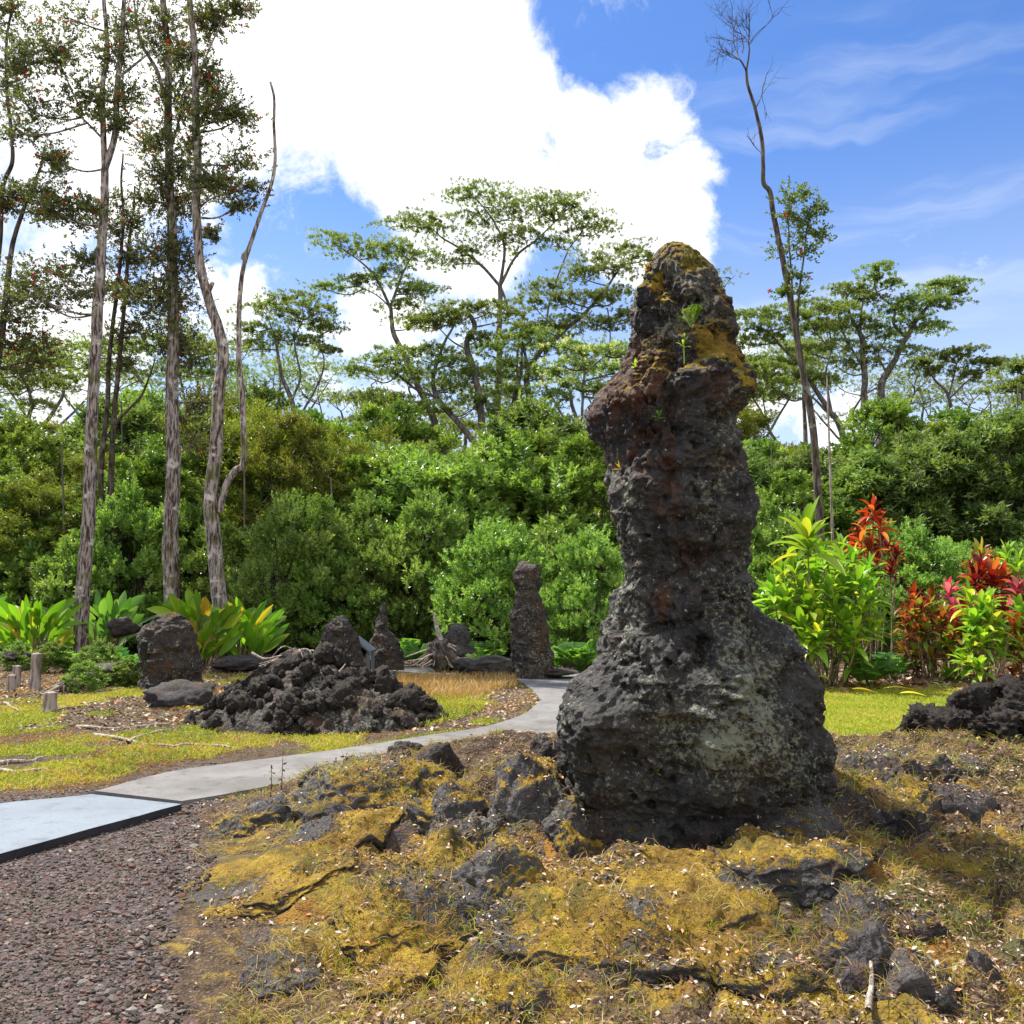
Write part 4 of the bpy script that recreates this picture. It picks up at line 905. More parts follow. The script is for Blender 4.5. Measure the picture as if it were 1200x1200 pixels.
AL = dict(leaf=M['albizia'], bark=M['bark_grey'], k=9, L=.165, Wd=.08, per=36, nsub=13, limb_r=.055, back=.10, spread=1.5, sides=8, depth=.6, wob=.5, flat=True, rs=.52, br=1.42)
def alb(label, Y, trunks, blobs_, seed, **kw):
    a = dict(AL); a.update(kw); return make_tree('albizia_tree', label, 'tree', Y, trunks, blobs_, seed=seed, group='flat topped trees beyond the forest', **a)
alb('left leaning flat topped tree against the cloud, thin trunk bent to the left', 62,
    [([(530, 620), (517, 520), (493, 460), (473, 415), (460, 385), (457, 360)], .55, .26), ([(457, 360), (440, 325), (420, 305), (395, 288)], .22, .07), ([(457, 360), (470, 325), (480, 305), (492, 290)], .2, .07), ([(457, 360), (440, 345), (418, 335)], .12, .05)],
    [(388, 280, 24, 7), (415, 288, 28, 8), (440, 296, 26, 8), (468, 290, 28, 8), (490, 302, 22, 7), (405, 334, 30, 6), (425, 328, 24, 6), (480, 340, 26, 8), (497, 338, 18, 5), (455, 320, 26, 8), (380, 336, 14, 4), (470, 358, 24, 6), (488, 375, 24, 6)], 21)
alb('highest flat topped tree in the centre with a wide umbrella crown over the forest', 66,
    [([(583, 640), (584, 540), (583, 470), (585, 400), (586, 335)], .7, .34), ([(586, 335), (565, 312), (540, 292), (520, 280), (506, 268)], .26, .08), ([(586, 335), (591, 290), (580, 262), (568, 245), (556, 232)], .24, .08), ([(586, 335), (605, 300), (630, 280), (655, 255)], .24, .08),
     ([(597, 365), (590, 345), (586, 335)], .2, .2), ([(640, 380), (645, 350), (655, 320), (668, 290), (680, 275)], .16, .07)],
    [(475, 262, 28, 7), (500, 256, 24, 6), (512, 270, 24, 8), (540, 228, 22, 7), (565, 222, 28, 6), (585, 235, 28, 9), (560, 258, 28, 10), (600, 250, 28, 10), (625, 238, 28, 7), (650, 232, 26, 6), (645, 255, 26, 10), (615, 275, 28, 10), (585, 285, 30, 9),
     (665, 242, 24, 8), (690, 255, 24, 7), (708, 265, 18, 6), (680, 272, 26, 7), (545, 295, 26, 7), (530, 308, 20, 6), (650, 285, 20, 6)], 22)
alb('flat topped tree whose right crown spreads just left of the tall lava tree', 60,
    [([(620, 620), (622, 500), (618, 440), (640, 405), (680, 372), (705, 345), (730, 310)], .5, .12), ([(650, 400), (690, 362), (712, 358), (725, 350)], .16, .07), ([(712, 362), (715, 395), (712, 430)], .1, .06), ([(612, 470), (606, 430), (608, 395)], .22, .12)],
    [(700, 305, 30, 7), (735, 290, 24, 7), (755, 302, 22, 6), (720, 315, 28, 8), (680, 320, 26, 8), (640, 335, 28, 8), (660, 350, 30, 9), (700, 350, 28, 9), (725, 345, 24, 8), (625, 355, 26, 7), (670, 378, 30, 9), (640, 385, 26, 8), (710, 380, 24, 8), (610, 385, 24, 7), (735, 370, 18, 8)], 23)
alb('thick crooked pale trunk with a thin flat crown left of centre', 56,
    [([(572, 620), (567, 520), (560, 460), (553, 430), (547, 402), (556, 385), (552, 372), (546, 368), (552, 364)], .52, .2), ([(548, 410), (530, 400), (515, 385)], .14, .06)],
    [(520, 368, 28, 6), (548, 360, 28, 6), (575, 362, 26, 6), (505, 378, 22, 6), (490, 378, 22, 6), (530, 375, 24, 6), (600, 370, 22, 6), (560, 395, 20, 6)], 24)
alb('low spreading flat topped tree below the left leaning one', 56,
    [([(600, 640), (575, 550), (540, 500), (512, 465), (508, 440), (520, 405), (532, 380)], .5, .12), ([(512, 465), (490, 458), (465, 438), (450, 430)], .2, .08), ([(545, 505), (520, 480), (500, 455)], .2, .08), ([(470, 520), (463, 505), (455, 490)], .15, .06)],
    [(445, 425, 28, 8), (425, 435, 18, 5), (475, 415, 28, 8), (505, 412, 28, 8), (480, 438, 28, 8), (530, 425, 26, 8), (435, 465, 30, 7), (465, 470, 28, 8), (500, 478, 28, 8), (450, 488, 28, 8), (525, 455, 26, 9), (550, 440, 24, 8), (560, 470, 26, 9)], 25)
alb('lacy flat topped tree in the middle with two dark parallel stems', 58,
    [([(600, 640), (598, 540), (600, 480), (610, 440), (612, 400)], .4, .14), ([(622, 600), (622, 500), (620, 460), (616, 420), (612, 400)], .4, .14)],
    [(600, 400, 28, 8), (570, 410, 26, 8), (625, 392, 26, 8), (645, 410, 26, 9), (600, 430, 28, 10), (575, 440, 24, 10), (635, 440, 26, 9), (600, 460, 28, 9), (650, 465, 24, 9), (625, 480, 26, 8), (585, 485, 24, 8)], 26)
alb('pale flowering tree with cream tufts left of the tall pillar', 44,
    [([(678, 640), (680, 540), (683, 470), (685, 430), (680, 412)], .2, .06), ([(684, 440), (700, 425), (712, 415)], .07, .04)],
    [(665, 405, 24, 6), (690, 412, 26, 6), (715, 408, 24, 6), (730, 415, 18, 5), (660, 425, 22, 8), (690, 430, 26, 8), (720, 432, 22, 8), (665, 450, 22, 8), (700, 455, 24, 8), (650, 435, 16, 6), (725, 452, 16, 8)], 27, leaf=M['albizia_flower'], L=.16, Wd=.08, per=17)
alb('dark candelabra flat topped tree right of the slender bare tipped tree', 58,
    [([(1012, 640), (1010, 520), (1013, 450), (1010, 400), (998, 372), (992, 350)], .6, .12), ([(1012, 440), (1008, 390), (1010, 365), (1012, 350)], .2, .07), ([(1011, 430), (990, 395), (982, 370)], .16, .07)],
    [(990, 338, 16, 7), (1005, 345, 22, 8), (1020, 350, 18, 7), (985, 362, 20, 7), (1010, 375, 26, 7), (985, 385, 24, 7), (1025, 385, 22, 6), (990, 405, 26, 6), (1020, 410, 22, 6), (965, 380, 20, 7), (980, 425, 26, 7), (1015, 425, 20, 6)], 28)
alb('flat topped tree with a long limb to the right, highest crown of the right side', 58,
    [([(1035, 640), (1032, 520), (1034, 450), (1048, 425), (1062, 395), (1075, 375), (1095, 352), (1115, 345)], .6, .12), ([(1062, 395), (1048, 380), (1048, 362), (1030, 345), (1025, 332), (1030, 322)], .2, .07), ([(1040, 440), (1030, 415), (1040, 395)], .14, .06)],
    [(1030, 314, 16, 6), (1045, 332, 12, 5), (1022, 326, 14, 5), (1095, 334, 24, 6), (1118, 332, 20, 6), (1125, 342, 12, 7), (1085, 350, 26, 7), (1065, 355, 22, 7), (1105, 355, 24, 7), (1070, 378, 26, 7), (1090, 385, 22, 6), (1050, 365, 22, 7), (1045, 395, 22, 6), (1062, 412, 24, 6)], 29)
alb('spreading flat topped tree just right of the tall pillar, limbs reaching left', 56,
    [([(1000, 640), (992, 540), (985, 500), (970, 480), (955, 455), (940, 430), (920, 410), (900, 388)], .5, .12), ([(975, 490), (968, 440), (975, 410)], .2, .08), ([(968, 482), (950, 465), (930, 470), (912, 460)], .16, .06)],
    [(875, 372, 22, 7), (898, 366, 24, 6), (890, 385, 26, 7), (875, 400, 22, 7), (905, 395, 22, 7), (945, 358, 24, 6), (968, 362, 22, 6), (935, 372, 22, 7), (955, 385, 22, 7), (915, 425, 24, 7), (885, 425, 24, 7), (950, 410, 24, 6), (895, 445, 28, 8), (935, 440, 26, 7), (965, 445, 22, 7), (910, 465, 24, 7)], 30)
alb('thin vase shaped flat topped tree rising behind the right flank of the pillar', 52,
    [([(925, 640), (918, 540), (902, 505), (888, 475), (872, 450)], .25, .08), ([(902, 505), (895, 470), (900, 440)], .12, .05), ([(902, 505), (880, 490), (868, 475)], .12, .05)],
    [(870, 440, 20, 7), (895, 430, 22, 7), (865, 465, 20, 8), (885, 458, 22, 8), (912, 450, 18, 7), (875, 485, 18, 8)], 31)
alb('small flat topped tree low on the right skyline', 56,
    [([(1118, 640), (1115, 520), (1112, 465), (1095, 445), (1088, 430)], .3, .09), ([(1112, 465), (1118, 440), (1122, 425)], .13, .06), ([(1112, 468), (1130, 450), (1145, 438)], .13, .06)],
    [(1080, 425, 18, 6), (1105, 418, 22, 5), (1128, 412, 22, 5), (1150, 425, 20, 6), (1165, 425, 12, 5), (1095, 435, 18, 6), (1140, 440, 18, 6)], 32)
alb('flat topped tree at the right edge of the skyline', 52,
    [([(1215, 640), (1205, 520), (1198, 460), (1200, 440)], .3, .1)], [(1190, 432, 20, 8), (1210, 425, 22, 8), (1195, 450, 22, 8), (1220, 445, 20, 8), (1180, 455, 18, 6)], 33)
alb('bare dark forked flat topped tree on the left skyline beyond the side limb', 60,
    [([(350, 640), (345, 520), (342, 470), (330, 440), (325, 410), (318, 385)], .45, .12), ([(342, 470), (352, 440), (345, 400), (355, 375)], .18, .07), ([(350, 490), (370, 455), (380, 425), (372, 395)], .18, .07)],
    [(330, 352, 26, 7), (355, 350, 24, 6), (375, 362, 22, 6), (310, 362, 24, 7), (340, 370, 28, 8), (370, 380, 24, 7), (385, 385, 14, 6), (300, 385, 24, 8), (330, 395, 26, 7), (295, 405, 22, 8), (360, 400, 22, 7), (388, 410, 14, 5)], 34)
alb('broad flat topped tree behind the three stout trunks', 62,
    [([(170, 640), (175, 520), (178, 470), (160, 440), (150, 420)], .45, .12), ([(178, 470), (205, 445), (225, 420)], .2, .08)],
    [(90, 410, 30, 7), (125, 405, 28, 7), (155, 408, 28, 7), (110, 430, 30, 8), (185, 400, 26, 7), (220, 405, 26, 7), (245, 412, 24, 7), (150, 440, 30, 8), (200, 430, 28, 8), (240, 440, 26, 8), (80, 445, 28, 9), (265, 430, 22, 8), (60, 425, 26, 8)], 35)
alb('flat topped tree at the far left behind the blossoming branches', 60,
    [([(30, 640), (32, 520), (35, 470), (25, 440)], .45, .12)], [(0, 420, 30, 8), (30, 412, 28, 7), (-30, 430, 28, 8), (20, 440, 30, 9), (55, 450, 26, 8), (0, 455, 28, 8), (45, 475, 28, 9)], 36)
alb('low flat topped tree in the gap left of the centre skyline', 64,
    [([(480, 640), (478, 560), (470, 520), (455, 495)], .4, .1), ([(478, 540), (500, 505), (515, 490)], .14, .07)], [(430, 470, 26, 7), (460, 475, 28, 8), (490, 485, 28, 8), (420, 495, 26, 8), (450, 500, 28, 8), (480, 508, 28, 9), (520, 500, 26, 8), (550, 500, 24, 8)], 37)
alb('faint thin crowned tree behind the top of the tall pillar', 60,
    [([(800, 640), (815, 520), (825, 420), (832, 370), (838, 345)], .3, .06), ([(832, 372), (850, 335), (862, 322)], .08, .03), ([(832, 372), (828, 340), (822, 315)], .08, .03)], [(850, 322, 22, 6), (830, 315, 14, 5), (845, 335, 16, 5)], 38, nsub=10, per=5)

far_r = np.random.default_rng(77); fam = []
for q in range(4):
    bl = [(600 + far_r.uniform(-75, 75), 430 + far_r.uniform(-12, 14) + .0022 * 0, far_r.uniform(20, 32), far_r.uniform(5, 8)) for _ in range(9)] + [(600 + far_r.uniform(-55, 55), 455 + far_r.uniform(0, 25), far_r.uniform(18, 28), far_r.uniform(5, 8)) for _ in range(4)]
    tk = [([(600, 640), (600 + far_r.uniform(-10, 10), 540), (600 + far_r.uniform(-15, 15), 480), (600, 450)], .5, .15), ([(600, 540), (640, 480), (655, 455)], .25, .1), ([(600, 530), (560, 480), (548, 455)], .25, .1)]
    fam.append(make_tree('albizia_tree', 'flat topped tree of the far skyline row showing over the forest', 'tree', 82, tk, bl, seed=90 + q, group='far skyline row of flat topped trees', **{**AL, 'per': 16}))
for q, (px_, yt_, Y_) in enumerate([(600, 440, 82), (-60, 420, 80), (60, 400, 86), (140, 430, 78), (230, 395, 84), (290, 440, 80), (400, 460, 86), (480, 430, 90), (680, 400, 84), (740, 440, 80), (880, 420, 82), (940, 400, 88), (1010, 440, 80), (1080, 450, 86), (1150, 460, 78), (1210, 440, 84), (540, 470, 76), (330, 410, 88)]):
    src = fam[q % 4]
    if q >= 4:
        ch_ = list(src.children); src = src.copy(); COL.objects.link(src)
        for c_ in ch_: d_ = c_.copy(); COL.objects.link(d_); d_.parent = src
    w_ = at(px_, yt_, Y_); src.location = (w_[0], Y_, 0); k_ = w_[2] / at(600, 425, 82)[2]; src.scale = (.8 + .3 * k_, .8 + .3 * k_, k_); src.rotation_euler = (0, 0, far_r.uniform(0, 6.28))

# ---- forest wall: broadleaf trees and shrubs, a few master shapes copied individually
def crown_master(kind, seed, rad, h0, h1, nshoot, k, L, Wd, nlobe=60, spread=1.0, up=.7):
    """crown of many small separate leaf masses on limbs, gaps between them; unit metres"""
    r = np.random.default_rng(seed); tr = MB(); cr = MB(); hh = h1 - h0
    main = [np.array([math.cos(i * 2.4) * rad * .35, math.sin(i * 2.4) * rad * .35, h0 + hh * (.45 + .1 * i)]) for i in range(4)]
    for c in main: tube(tr, resample([np.array([0, 0, 0.]) + r.normal(0, .05, 3) * [1, 1, 0], c * [.3, .3, .5], c], 5), .03 * rad + .02, .02, 6, .1)
    T = []; A = []; C = []
    for i in range(nlobe):
        u = (i + .5) / nlobe; z = h0 + hh * (.03 + .95 * u); env = math.sin(math.pi * min(1, .22 + .78 * u)) ** .55 if u > .3 else .92
        a = i * 2.4 + r.uniform(-.4, .4); q = env * rad * math.sqrt(r.uniform(.25, 1.15)); c = np.array([q * math.cos(a), q * math.sin(a), z + r.normal(0, .05 * hh)])
        if c[2] < h0 * .8: c[2] = h0 * .8 + .1
        b0 = main[int(np.argmin([np.linalg.norm(c - m_) for m_ in main]))]; tube(tr, resample([b0, (b0 + c) / 2 - [0, 0, .1], c], 3), .022, .008, 4, cap=False)
        lr = rad * r.uniform(.16, .30) * (60 / nlobe) ** .4; lz = lr * r.uniform(.7, 1.7); n = int(nshoot / nlobe * r.uniform(.6, 1.4)); v = rdir(n, r); v[:, 2] = np.where(v[:, 2] < -.3, -v[:, 2], v[:, 2])
        P = c + v * np.array([lr, lr, lz]) * r.uniform(.35, 1.25, n)[:, None]; T.append(P)
        A.append(unit(v + np.array([math.cos(a) * .3, math.sin(a) * .3, up]) + r.normal(0, .25, (n, 3)))); C.append(np.clip(r.uniform(.2, .8) + r.normal(0, .18, n), 0, 1))
    T = np.vstack(T); A = np.vstack(A); C = np.concatenate(C); whorls(cr, T, A, k, L, Wd, spread, L * 1.6, clump=C, r=r)
    return tr.mesh('trunk', M['bark_dark']), cr.mesh('crown', M[kind], smooth=False)
MAST = {
 'broad': [crown_master('broad', 501 + i, 2.3, 1.2, 9.0, 3300, 9, .18, .095, 95) for i in range(3)],
 'fine': [crown_master('fine', 511 + i, 2.1, 1.2, 8.0, 3600, 9, .17, .042, 64, 1.3, .3) for i in range(2)],
 'pale': [crown_master('pale', 521 + i, 2.0, 2.2, 9.0, 2200, 9, .26, .10, 46, 1.5, .5) for i in range(2)],
 'shrub': [crown_master('shrub', 531 + i, 1.8, .15, 4.2, 3100, 11, .125, .06, 92, .95, 1.1) for i in range(3)],
}
def sector(px):
    for lim, s_ in [(80, 'near the left edge'), (180, 'behind the leftmost stout trunk'), (290, 'behind the pale broad leaved plant'), (420, 'behind the rubble heap'), (560, 'behind the uprooted stump'), (700, 'behind the mid distance pillar'), (880, 'behind the tall lava tree'), (1000, 'behind the green ti plants'), (1120, 'behind the red ti plants')]:
        if px < lim: return s_
    return 'near the right edge'
KL = {'broad': 'dark leafy forest tree', 'fine': 'yellow green fine leaved forest tree', 'pale': 'thin stemmed pale green forest tree', 'shrub': 'dense bright shrub at the foot of the forest'}
fr = np.random.default_rng(9); kc = 0
def plant_tree(kind, px, Y, ytop, wid=1.0, group=None):
    global kc; kc += 1
    tr, cr = MAST[kind][kc % len(MAST[kind])]
    nat = {'broad': 9.0, 'fine': 8.0, 'pale': 9.0, 'shrub': 4.2}[kind]
    p = at(px, ytop, Y); sz = p[2] / nat
    rt = thing({'shrub': 'forest_shrub'}.get(kind, 'forest_tree'), f'{KL[kind]} {sector(px)}' + (', far row' if Y > 36 else ''), 'shrub' if kind == 'shrub' else 'tree', (p[0], Y, Hs(p[0], Y) - .05), group or {'shrub': 'shrubs at the foot of the forest'}.get(kind, 'trees of the forest wall'), fr.uniform(0, 6.28))
    w = wid * (sz ** .4 if sz < 1 else sz)
    inst('trunk', tr, rt, (w, w, sz)); inst('crown', cr, rt, (w, w, sz)); return rt
# far row
for px in np.linspace(-220, 1420, 30): plant_tree(fr.choice(['broad', 'fine', 'pale', 'broad']), px + fr.uniform(-20, 20), fr.uniform(40, 47), np.interp(px, [0, 250, 420, 600, 700, 900, 1200], [480, 485, 505, 500, 490, 515, 480]) + fr.uniform(-22, 30), 1.3)
for px in np.linspace(-200, 1400, 26): plant_tree(fr.choice(['broad', 'fine'] if px < 500 else ['pale', 'broad']), px + fr.uniform(-18, 18), fr.uniform(31, 36), np.interp(px, [0, 200, 300, 400, 520, 640, 900, 1000, 1200], [520, 530, 500, 500, 530, 520, 540, 530, 490]) + fr.uniform(-22, 30), 1.05)
# middle row
mid_row = [(-60, 'broad', 570), (0, 'broad', 560), (50, 'fine', 560), (110, 'broad', 570), (170, 'broad', 540), (240, 'broad', 500), (300, 'fine', 490), (345, 'fine', 500), (395, 'fine', 515), (440, 'broad', 540), (490, 'shrub', 545), (540, 'shrub', 560), (590, 'shrub', 545), (640, 'broad', 540), (690, 'broad', 520), (740, 'broad', 560),
           (800, 'broad', 560), (870, 'pale', 530), (915, 'broad', 560), (970, 'broad', 575), (1020, 'pale', 545), (1070, 'pale', 540), (1120, 'pale', 520), (1165, 'pale', 500), (1210, 'pale', 490), (1270, 'pale', 500)]
for px, kd, yt in mid_row: plant_tree(kd, px, fr.uniform(28, 30.5), yt + fr.uniform(-6, 6), 1.5 if kd == 'shrub' else 1.0)
# shrub row at the forest foot
for px, yt in [(-80, 620), (-20, 640), (40, 650), (100, 640), (150, 600), (215, 600), (270, 620), (315, 640), (350, 600), (390, 640), (425, 620), (465, 640), (505, 600), (545, 640), (580, 620), (640, 640), (700, 650), (760, 640), (830, 640), (900, 610), (960, 640), (1030, 625), (1075, 630), (1110, 650), (1160, 660), (1220, 640), (1280, 650)]:
    plant_tree('shrub', px, fr.uniform(25.6, 27.5) if px < 330 else fr.uniform(22.3, 25), yt + fr.uniform(-12, 10), .9)
# bright shrub right of the mid pillar
bs = plant_tree('shrub', 690, 20.5, 632, .75); bs['label'] = 'bright yellow green rounded shrub between the mid distance pillar and the tall lava tree'
# thin bare stems of the forest
for (px, pb, pt, Y, r0) in [(75, 700, 520, 27, .05), (215, 640, 480, 30, .05), (285, 700, 470, 26, .04), (976, 640, 440, 24, .05), (1168, 620, 470, 30, .06), (1060, 620, 500, 31, .05), (905, 620, 520, 30, .05), (394, 640, 560, 25, .05), (140, 640, 470, 28, .05), (1192, 640, 450, 30, .06)]:
    b_ = at(px, pb, Y); tp_ = at(px + random.uniform(-8, 8), pt, Y); mb = MB(); P = resample([(0, 0, 0), (random.uniform(-.1, .1), 0, tp_[2] * .5), (tp_[0] - b_[0], 0, tp_[2])], 8); tube(mb, P, r0, r0 * .4, 7, .1)
    rt = thing('thin_tree', f'slim bare grey stem standing in the forest {sector(px)}', 'tree', (b_[0], Y, 0), 'slim bare stems in the forest'); mb.build('trunk', M['wood'] if px in (976,) else M['bark_grey'], rt)

# ------------------------------------------------------------------ ti plants and other leafy plants
def rosette(mb, c, ax, n, L, Wd, r, rnd_lo=0., rnd_hi=1., droop=.35, spread=(.15, 1.35), prof='leaf'):
    ax = unit(np.asarray(ax, float)); ref = unit(np.cross(ax, [.3, .9, .1])); bi = np.cross(ax, ref)
    u = (np.arange(n) + .5) / n; ph = np.arange(n) * 2.4 + r.uniform(0, 6); e = spread[0] + (spread[1] - spread[0]) * u + r.normal(0, .1, n)
    D = ax * np.cos(e)[:, None] + (ref * np.cos(ph)[:, None] + bi * np.sin(ph)[:, None]) * np.sin(e)[:, None]
    P = c - ax * (u * L * .5)[:, None]; s_ = r.uniform(.8, 1.15, n)
    strips(mb, P, D, L * s_, Wd * s_, droop * (.4 + u), 6, rnd_lo + (rnd_hi - rnd_lo) * r.uniform(0, 1, n), prof, fold=.22, twist=.15)
def ti_clump(name, label, heads, Y, bpx, bpy, mats, seed, L=.5, Wd=.10, n=16, group=None, stemr=.018, cat='ti plant'):
    """heads: (px,py,dy,matkey); every cane rises from the clump's foot"""
    r = np.random.default_rng(seed); base = at(bpx, bpy, Y); base[2] = 0
    root = thing(name, label, cat, tuple(base), group)
    if len(heads) > 3 and seed != 603: heads = heads + [(hd[0] + r.uniform(-12, 12), hd[1] + r.uniform(14, 40), hd[2] + r.uniform(-.3, .4), hd[3], .85) for hd in heads]
    for hd in heads:
        c = at(hd[0], hd[1], Y + hd[2]) - base; f = np.array([c[0] * .35 + r.uniform(-.12, .12), c[1] * .5, 0.0])
        mb = MB(); P = resample([f, f * .5 + c * .5 + r.normal(0, .06, 3) * [1, 1, 0] - [0, 0, .0], c - [0, 0, .05]], 5); tube(mb, P, stemr, stemr * .7, 6); mb.build('stem', M['cane'], root)
        mb = MB(); ax = unit((P[-1] - P[-3]) + np.array([0, 0, .6 * np.linalg.norm(P[-1] - P[-3])])); sc = hd[4] if len(hd) > 4 else 1.0
        rosette(mb, c, ax, int(n * r.uniform(.9, 1.2)), L * sc, Wd * 1.15 * sc, r, droop=.42)
        mb.build('leaf_rosette', M[hd[3]], root)
    return root
g = 'ti_green'
ti_clump('ti_plant', 'tall single green ti rosette standing above the green ti clump', [(946, 628, 0, g, 1.35)], 15.6, 950, 800, None, 601, L=.62, Wd=.12, n=22)
ti_clump('ti_plant', 'big dense clump of bright green ti plants on pale canes behind the lawn',
    [(905, 690, -.3, g), (915, 672, 0, g), (918, 705, -.5, g), (930, 665, .4, g), (938, 690, -.2, g), (950, 705, -.6, g), (958, 665, .3, g), (965, 655, 0, g), (972, 690, -.4, g), (985, 665, .2, g), (992, 690, -.2, g), (1000, 655, .6, g), (1008, 680, -.3, g), (1018, 668, .3, g), (1020, 695, 0, g),
     (940, 735, -.8, g), (962, 730, -.6, g), (990, 728, -.7, g), (1010, 715, -.6, g), (925, 725, -.5, g), (1000, 745, -.9, g), (945, 755, -.9, g, .8), (978, 712, -.5, g), (895, 700, .2, g), (985, 645, .9, g)], 16.2, 965, 803, None, 602, L=.48, Wd=.11, n=15)
ti_clump('ti_plant', 'tall orange red ti plant on slim canes behind the green ti clump',
    [(1023, 595, 0, 'ti_red'), (1012, 615, .2, 'ti_red'), (1030, 612, -.2, 'ti_red'), (1008, 632, -.2, 'ti_red'), (1033, 632, .1, 'ti_red'), (1018, 645, -.3, 'ti_red'), (1028, 655, .2, 'ti_red'), (1000, 640, .2, 'ti_red', .8)], 17.8, 1022, 795, None, 603, L=.42, Wd=.10, n=14)
ti_clump('ti_plant', 'low red ti plant on bare white canes right of the tall orange one', [(1050, 652, 0, 'ti_red', .9), (1040, 642, .1, 'ti_red', .8), (1044, 668, -.1, 'ti_red', .8)], 18, 1042, 790, None, 604, L=.4, n=12)
ti_clump('ti_plant', 'red ti bush at the left of the mixed ti bed by the lawn',
    [(1070, 700, 0, 'ti_red'), (1078, 712, -.3, 'ti_mixed'), (1068, 718, -.3, 'ti_mixed'), (1090, 715, -.2, 'ti_mixed'), (1085, 735, -.5, 'ti_mixed', .8), (1072, 738, -.5, 'ti_mixed', .8), (1098, 735, -.4, 'ti_mixed', .8), (1060, 728, -.2, 'ti_mixed', .7), (1092, 700, .1, 'ti_mixed')], 17, 1088, 790, None, 605, L=.38, Wd=.085, n=15)
ti_clump('ti_plant', 'pink topped ti plants in the middle of the mixed ti bed', [(1112, 692, .2, 'ti_pink', .95), (1118, 715, 0, 'ti_pink', .8), (1145, 705, .2, 'ti_pink', .9), (1105, 722, -.2, 'ti_mixed', .9), (1115, 740, -.4, 'ti_mixed', .8), (1110, 752, -.4, 'ti_green', .7)], 16.8, 1118, 793, None, 606, L=.42, Wd=.10, n=14)
ti_clump('ti_plant', 'green ti plants in front of the pink topped ones at the lawn edge', [(1135, 700, 0, g), (1150, 712, -.2, g), (1160, 705, 0, g), (1140, 728, -.4, g), (1160, 730, -.4, g), (1152, 748, -.6, g, .85), (1135, 755, -.5, g, .8), (1172, 740, -.3, g, .85)], 16.4, 1148, 796, None, 607, L=.45, Wd=.115, n=15)
ti_clump('ti_plant', 'dark red crowned ti plants towering over the mixed ti bed', [(1150, 668, .5, 'ti_red', 1.15), (1165, 672, .3, 'ti_red', 1.1), (1142, 678, .4, 'ti_red'), (1175, 680, .5, 'ti_red'), (1148, 648, .8, 'ti_mixed', .9), (1180, 650, .8, 'ti_green', .9), (1192, 665, .6, 'ti_green'), (1160, 692, .3, 'ti_red')], 18, 1162, 790, None, 608, L=.5, Wd=.11, n=16)
ti_clump('ti_plant', 'pink and green striped ti plants cut by the right edge', [(1192, 690, .2, 'ti_pink'), (1205, 700, 0, 'ti_mixed'), (1195, 715, -.2, 'ti_green'), (1188, 735, -.3, 'ti_mixed', .9), (1205, 740, -.4, 'ti_mixed'), (1195, 755, -.5, 'ti_mixed', .8), (1220, 710, 0, 'ti_red'), (1230, 735, -.3, 'ti_mixed'), (1215, 760, -.5, 'ti_green', .8)], 16.8, 1200, 795, None, 609, L=.45, Wd=.10, n=15)
def broad_plant(name, label, px, py, Y, n, hpx, wpx, m, seed, Wd=.2, group=None, cat='plant'):
    r = np.random.default_rng(seed); base = at(px, py, Y); base[2] = 0; root = thing(name, label, cat, tuple(base), group); kx = Y / FPX; mb = MB()
    a = r.uniform(0, 6.28, n); q = np.sqrt(r.uniform(0, 1, n)); P = np.stack([q * np.cos(a) * wpx * kx * .38, q * np.sin(a) * wpx * kx * .3, r.uniform(.1, .62, n) * hpx * kx], 1)
    D = unit(np.stack([np.cos(a) * q * 1.0, np.sin(a) * q * .8, np.full(n, .9)], 1) + r.normal(0, .28, (n, 3)))
    L = r.uniform(.30, .48, n) * hpx * kx * 1.05
    strips(mb, P, D, L, Wd * r.uniform(.7, 1.15, n), r.uniform(0, .3, n), 7, r.uniform(0, 1, n), 'leaf', .18, up=(.25, -1, .1), twist=.35)
    mb.build('leaves', m, root); st = MB()
    for p, d in zip(P[::2], D[::2]): tube(st, np.array([[p[0] * .6, p[1] * .6, 0], p]), .016, .012, 5, cap=False)
    st.build('stem', M['cane'], root); return root
broad_plant('ginger_plant', 'glowing green upright broad leaved plant behind the rightmost stout trunk', 232, 785, 20, 110, 92, 84, M['ginger'], 611, .22)
broad_plant('ginger_plant', 'darker spray of broad leaves right of the rightmost stout trunk', 290, 785, 20.5, 80, 82, 60, M['ginger'], 612, .18)
broad_plant('ginger_plant', 'broad leaved plant with yellow and orange leaves at the left edge', 35, 770, 21.5, 90, 84, 100, M['ginger'], 613, .2)
broad_plant('ginger_plant', 'dark broad leaved plant behind the leftmost stout trunk', 120, 760, 23.5, 60, 80, 80, M['fern'], 614, .22)
broad_plant('ginger_plant', 'dark broad leaves in the corner behind the left edge plant', -40, 770, 22.5, 50, 90, 90, M['fern'], 615, .22)

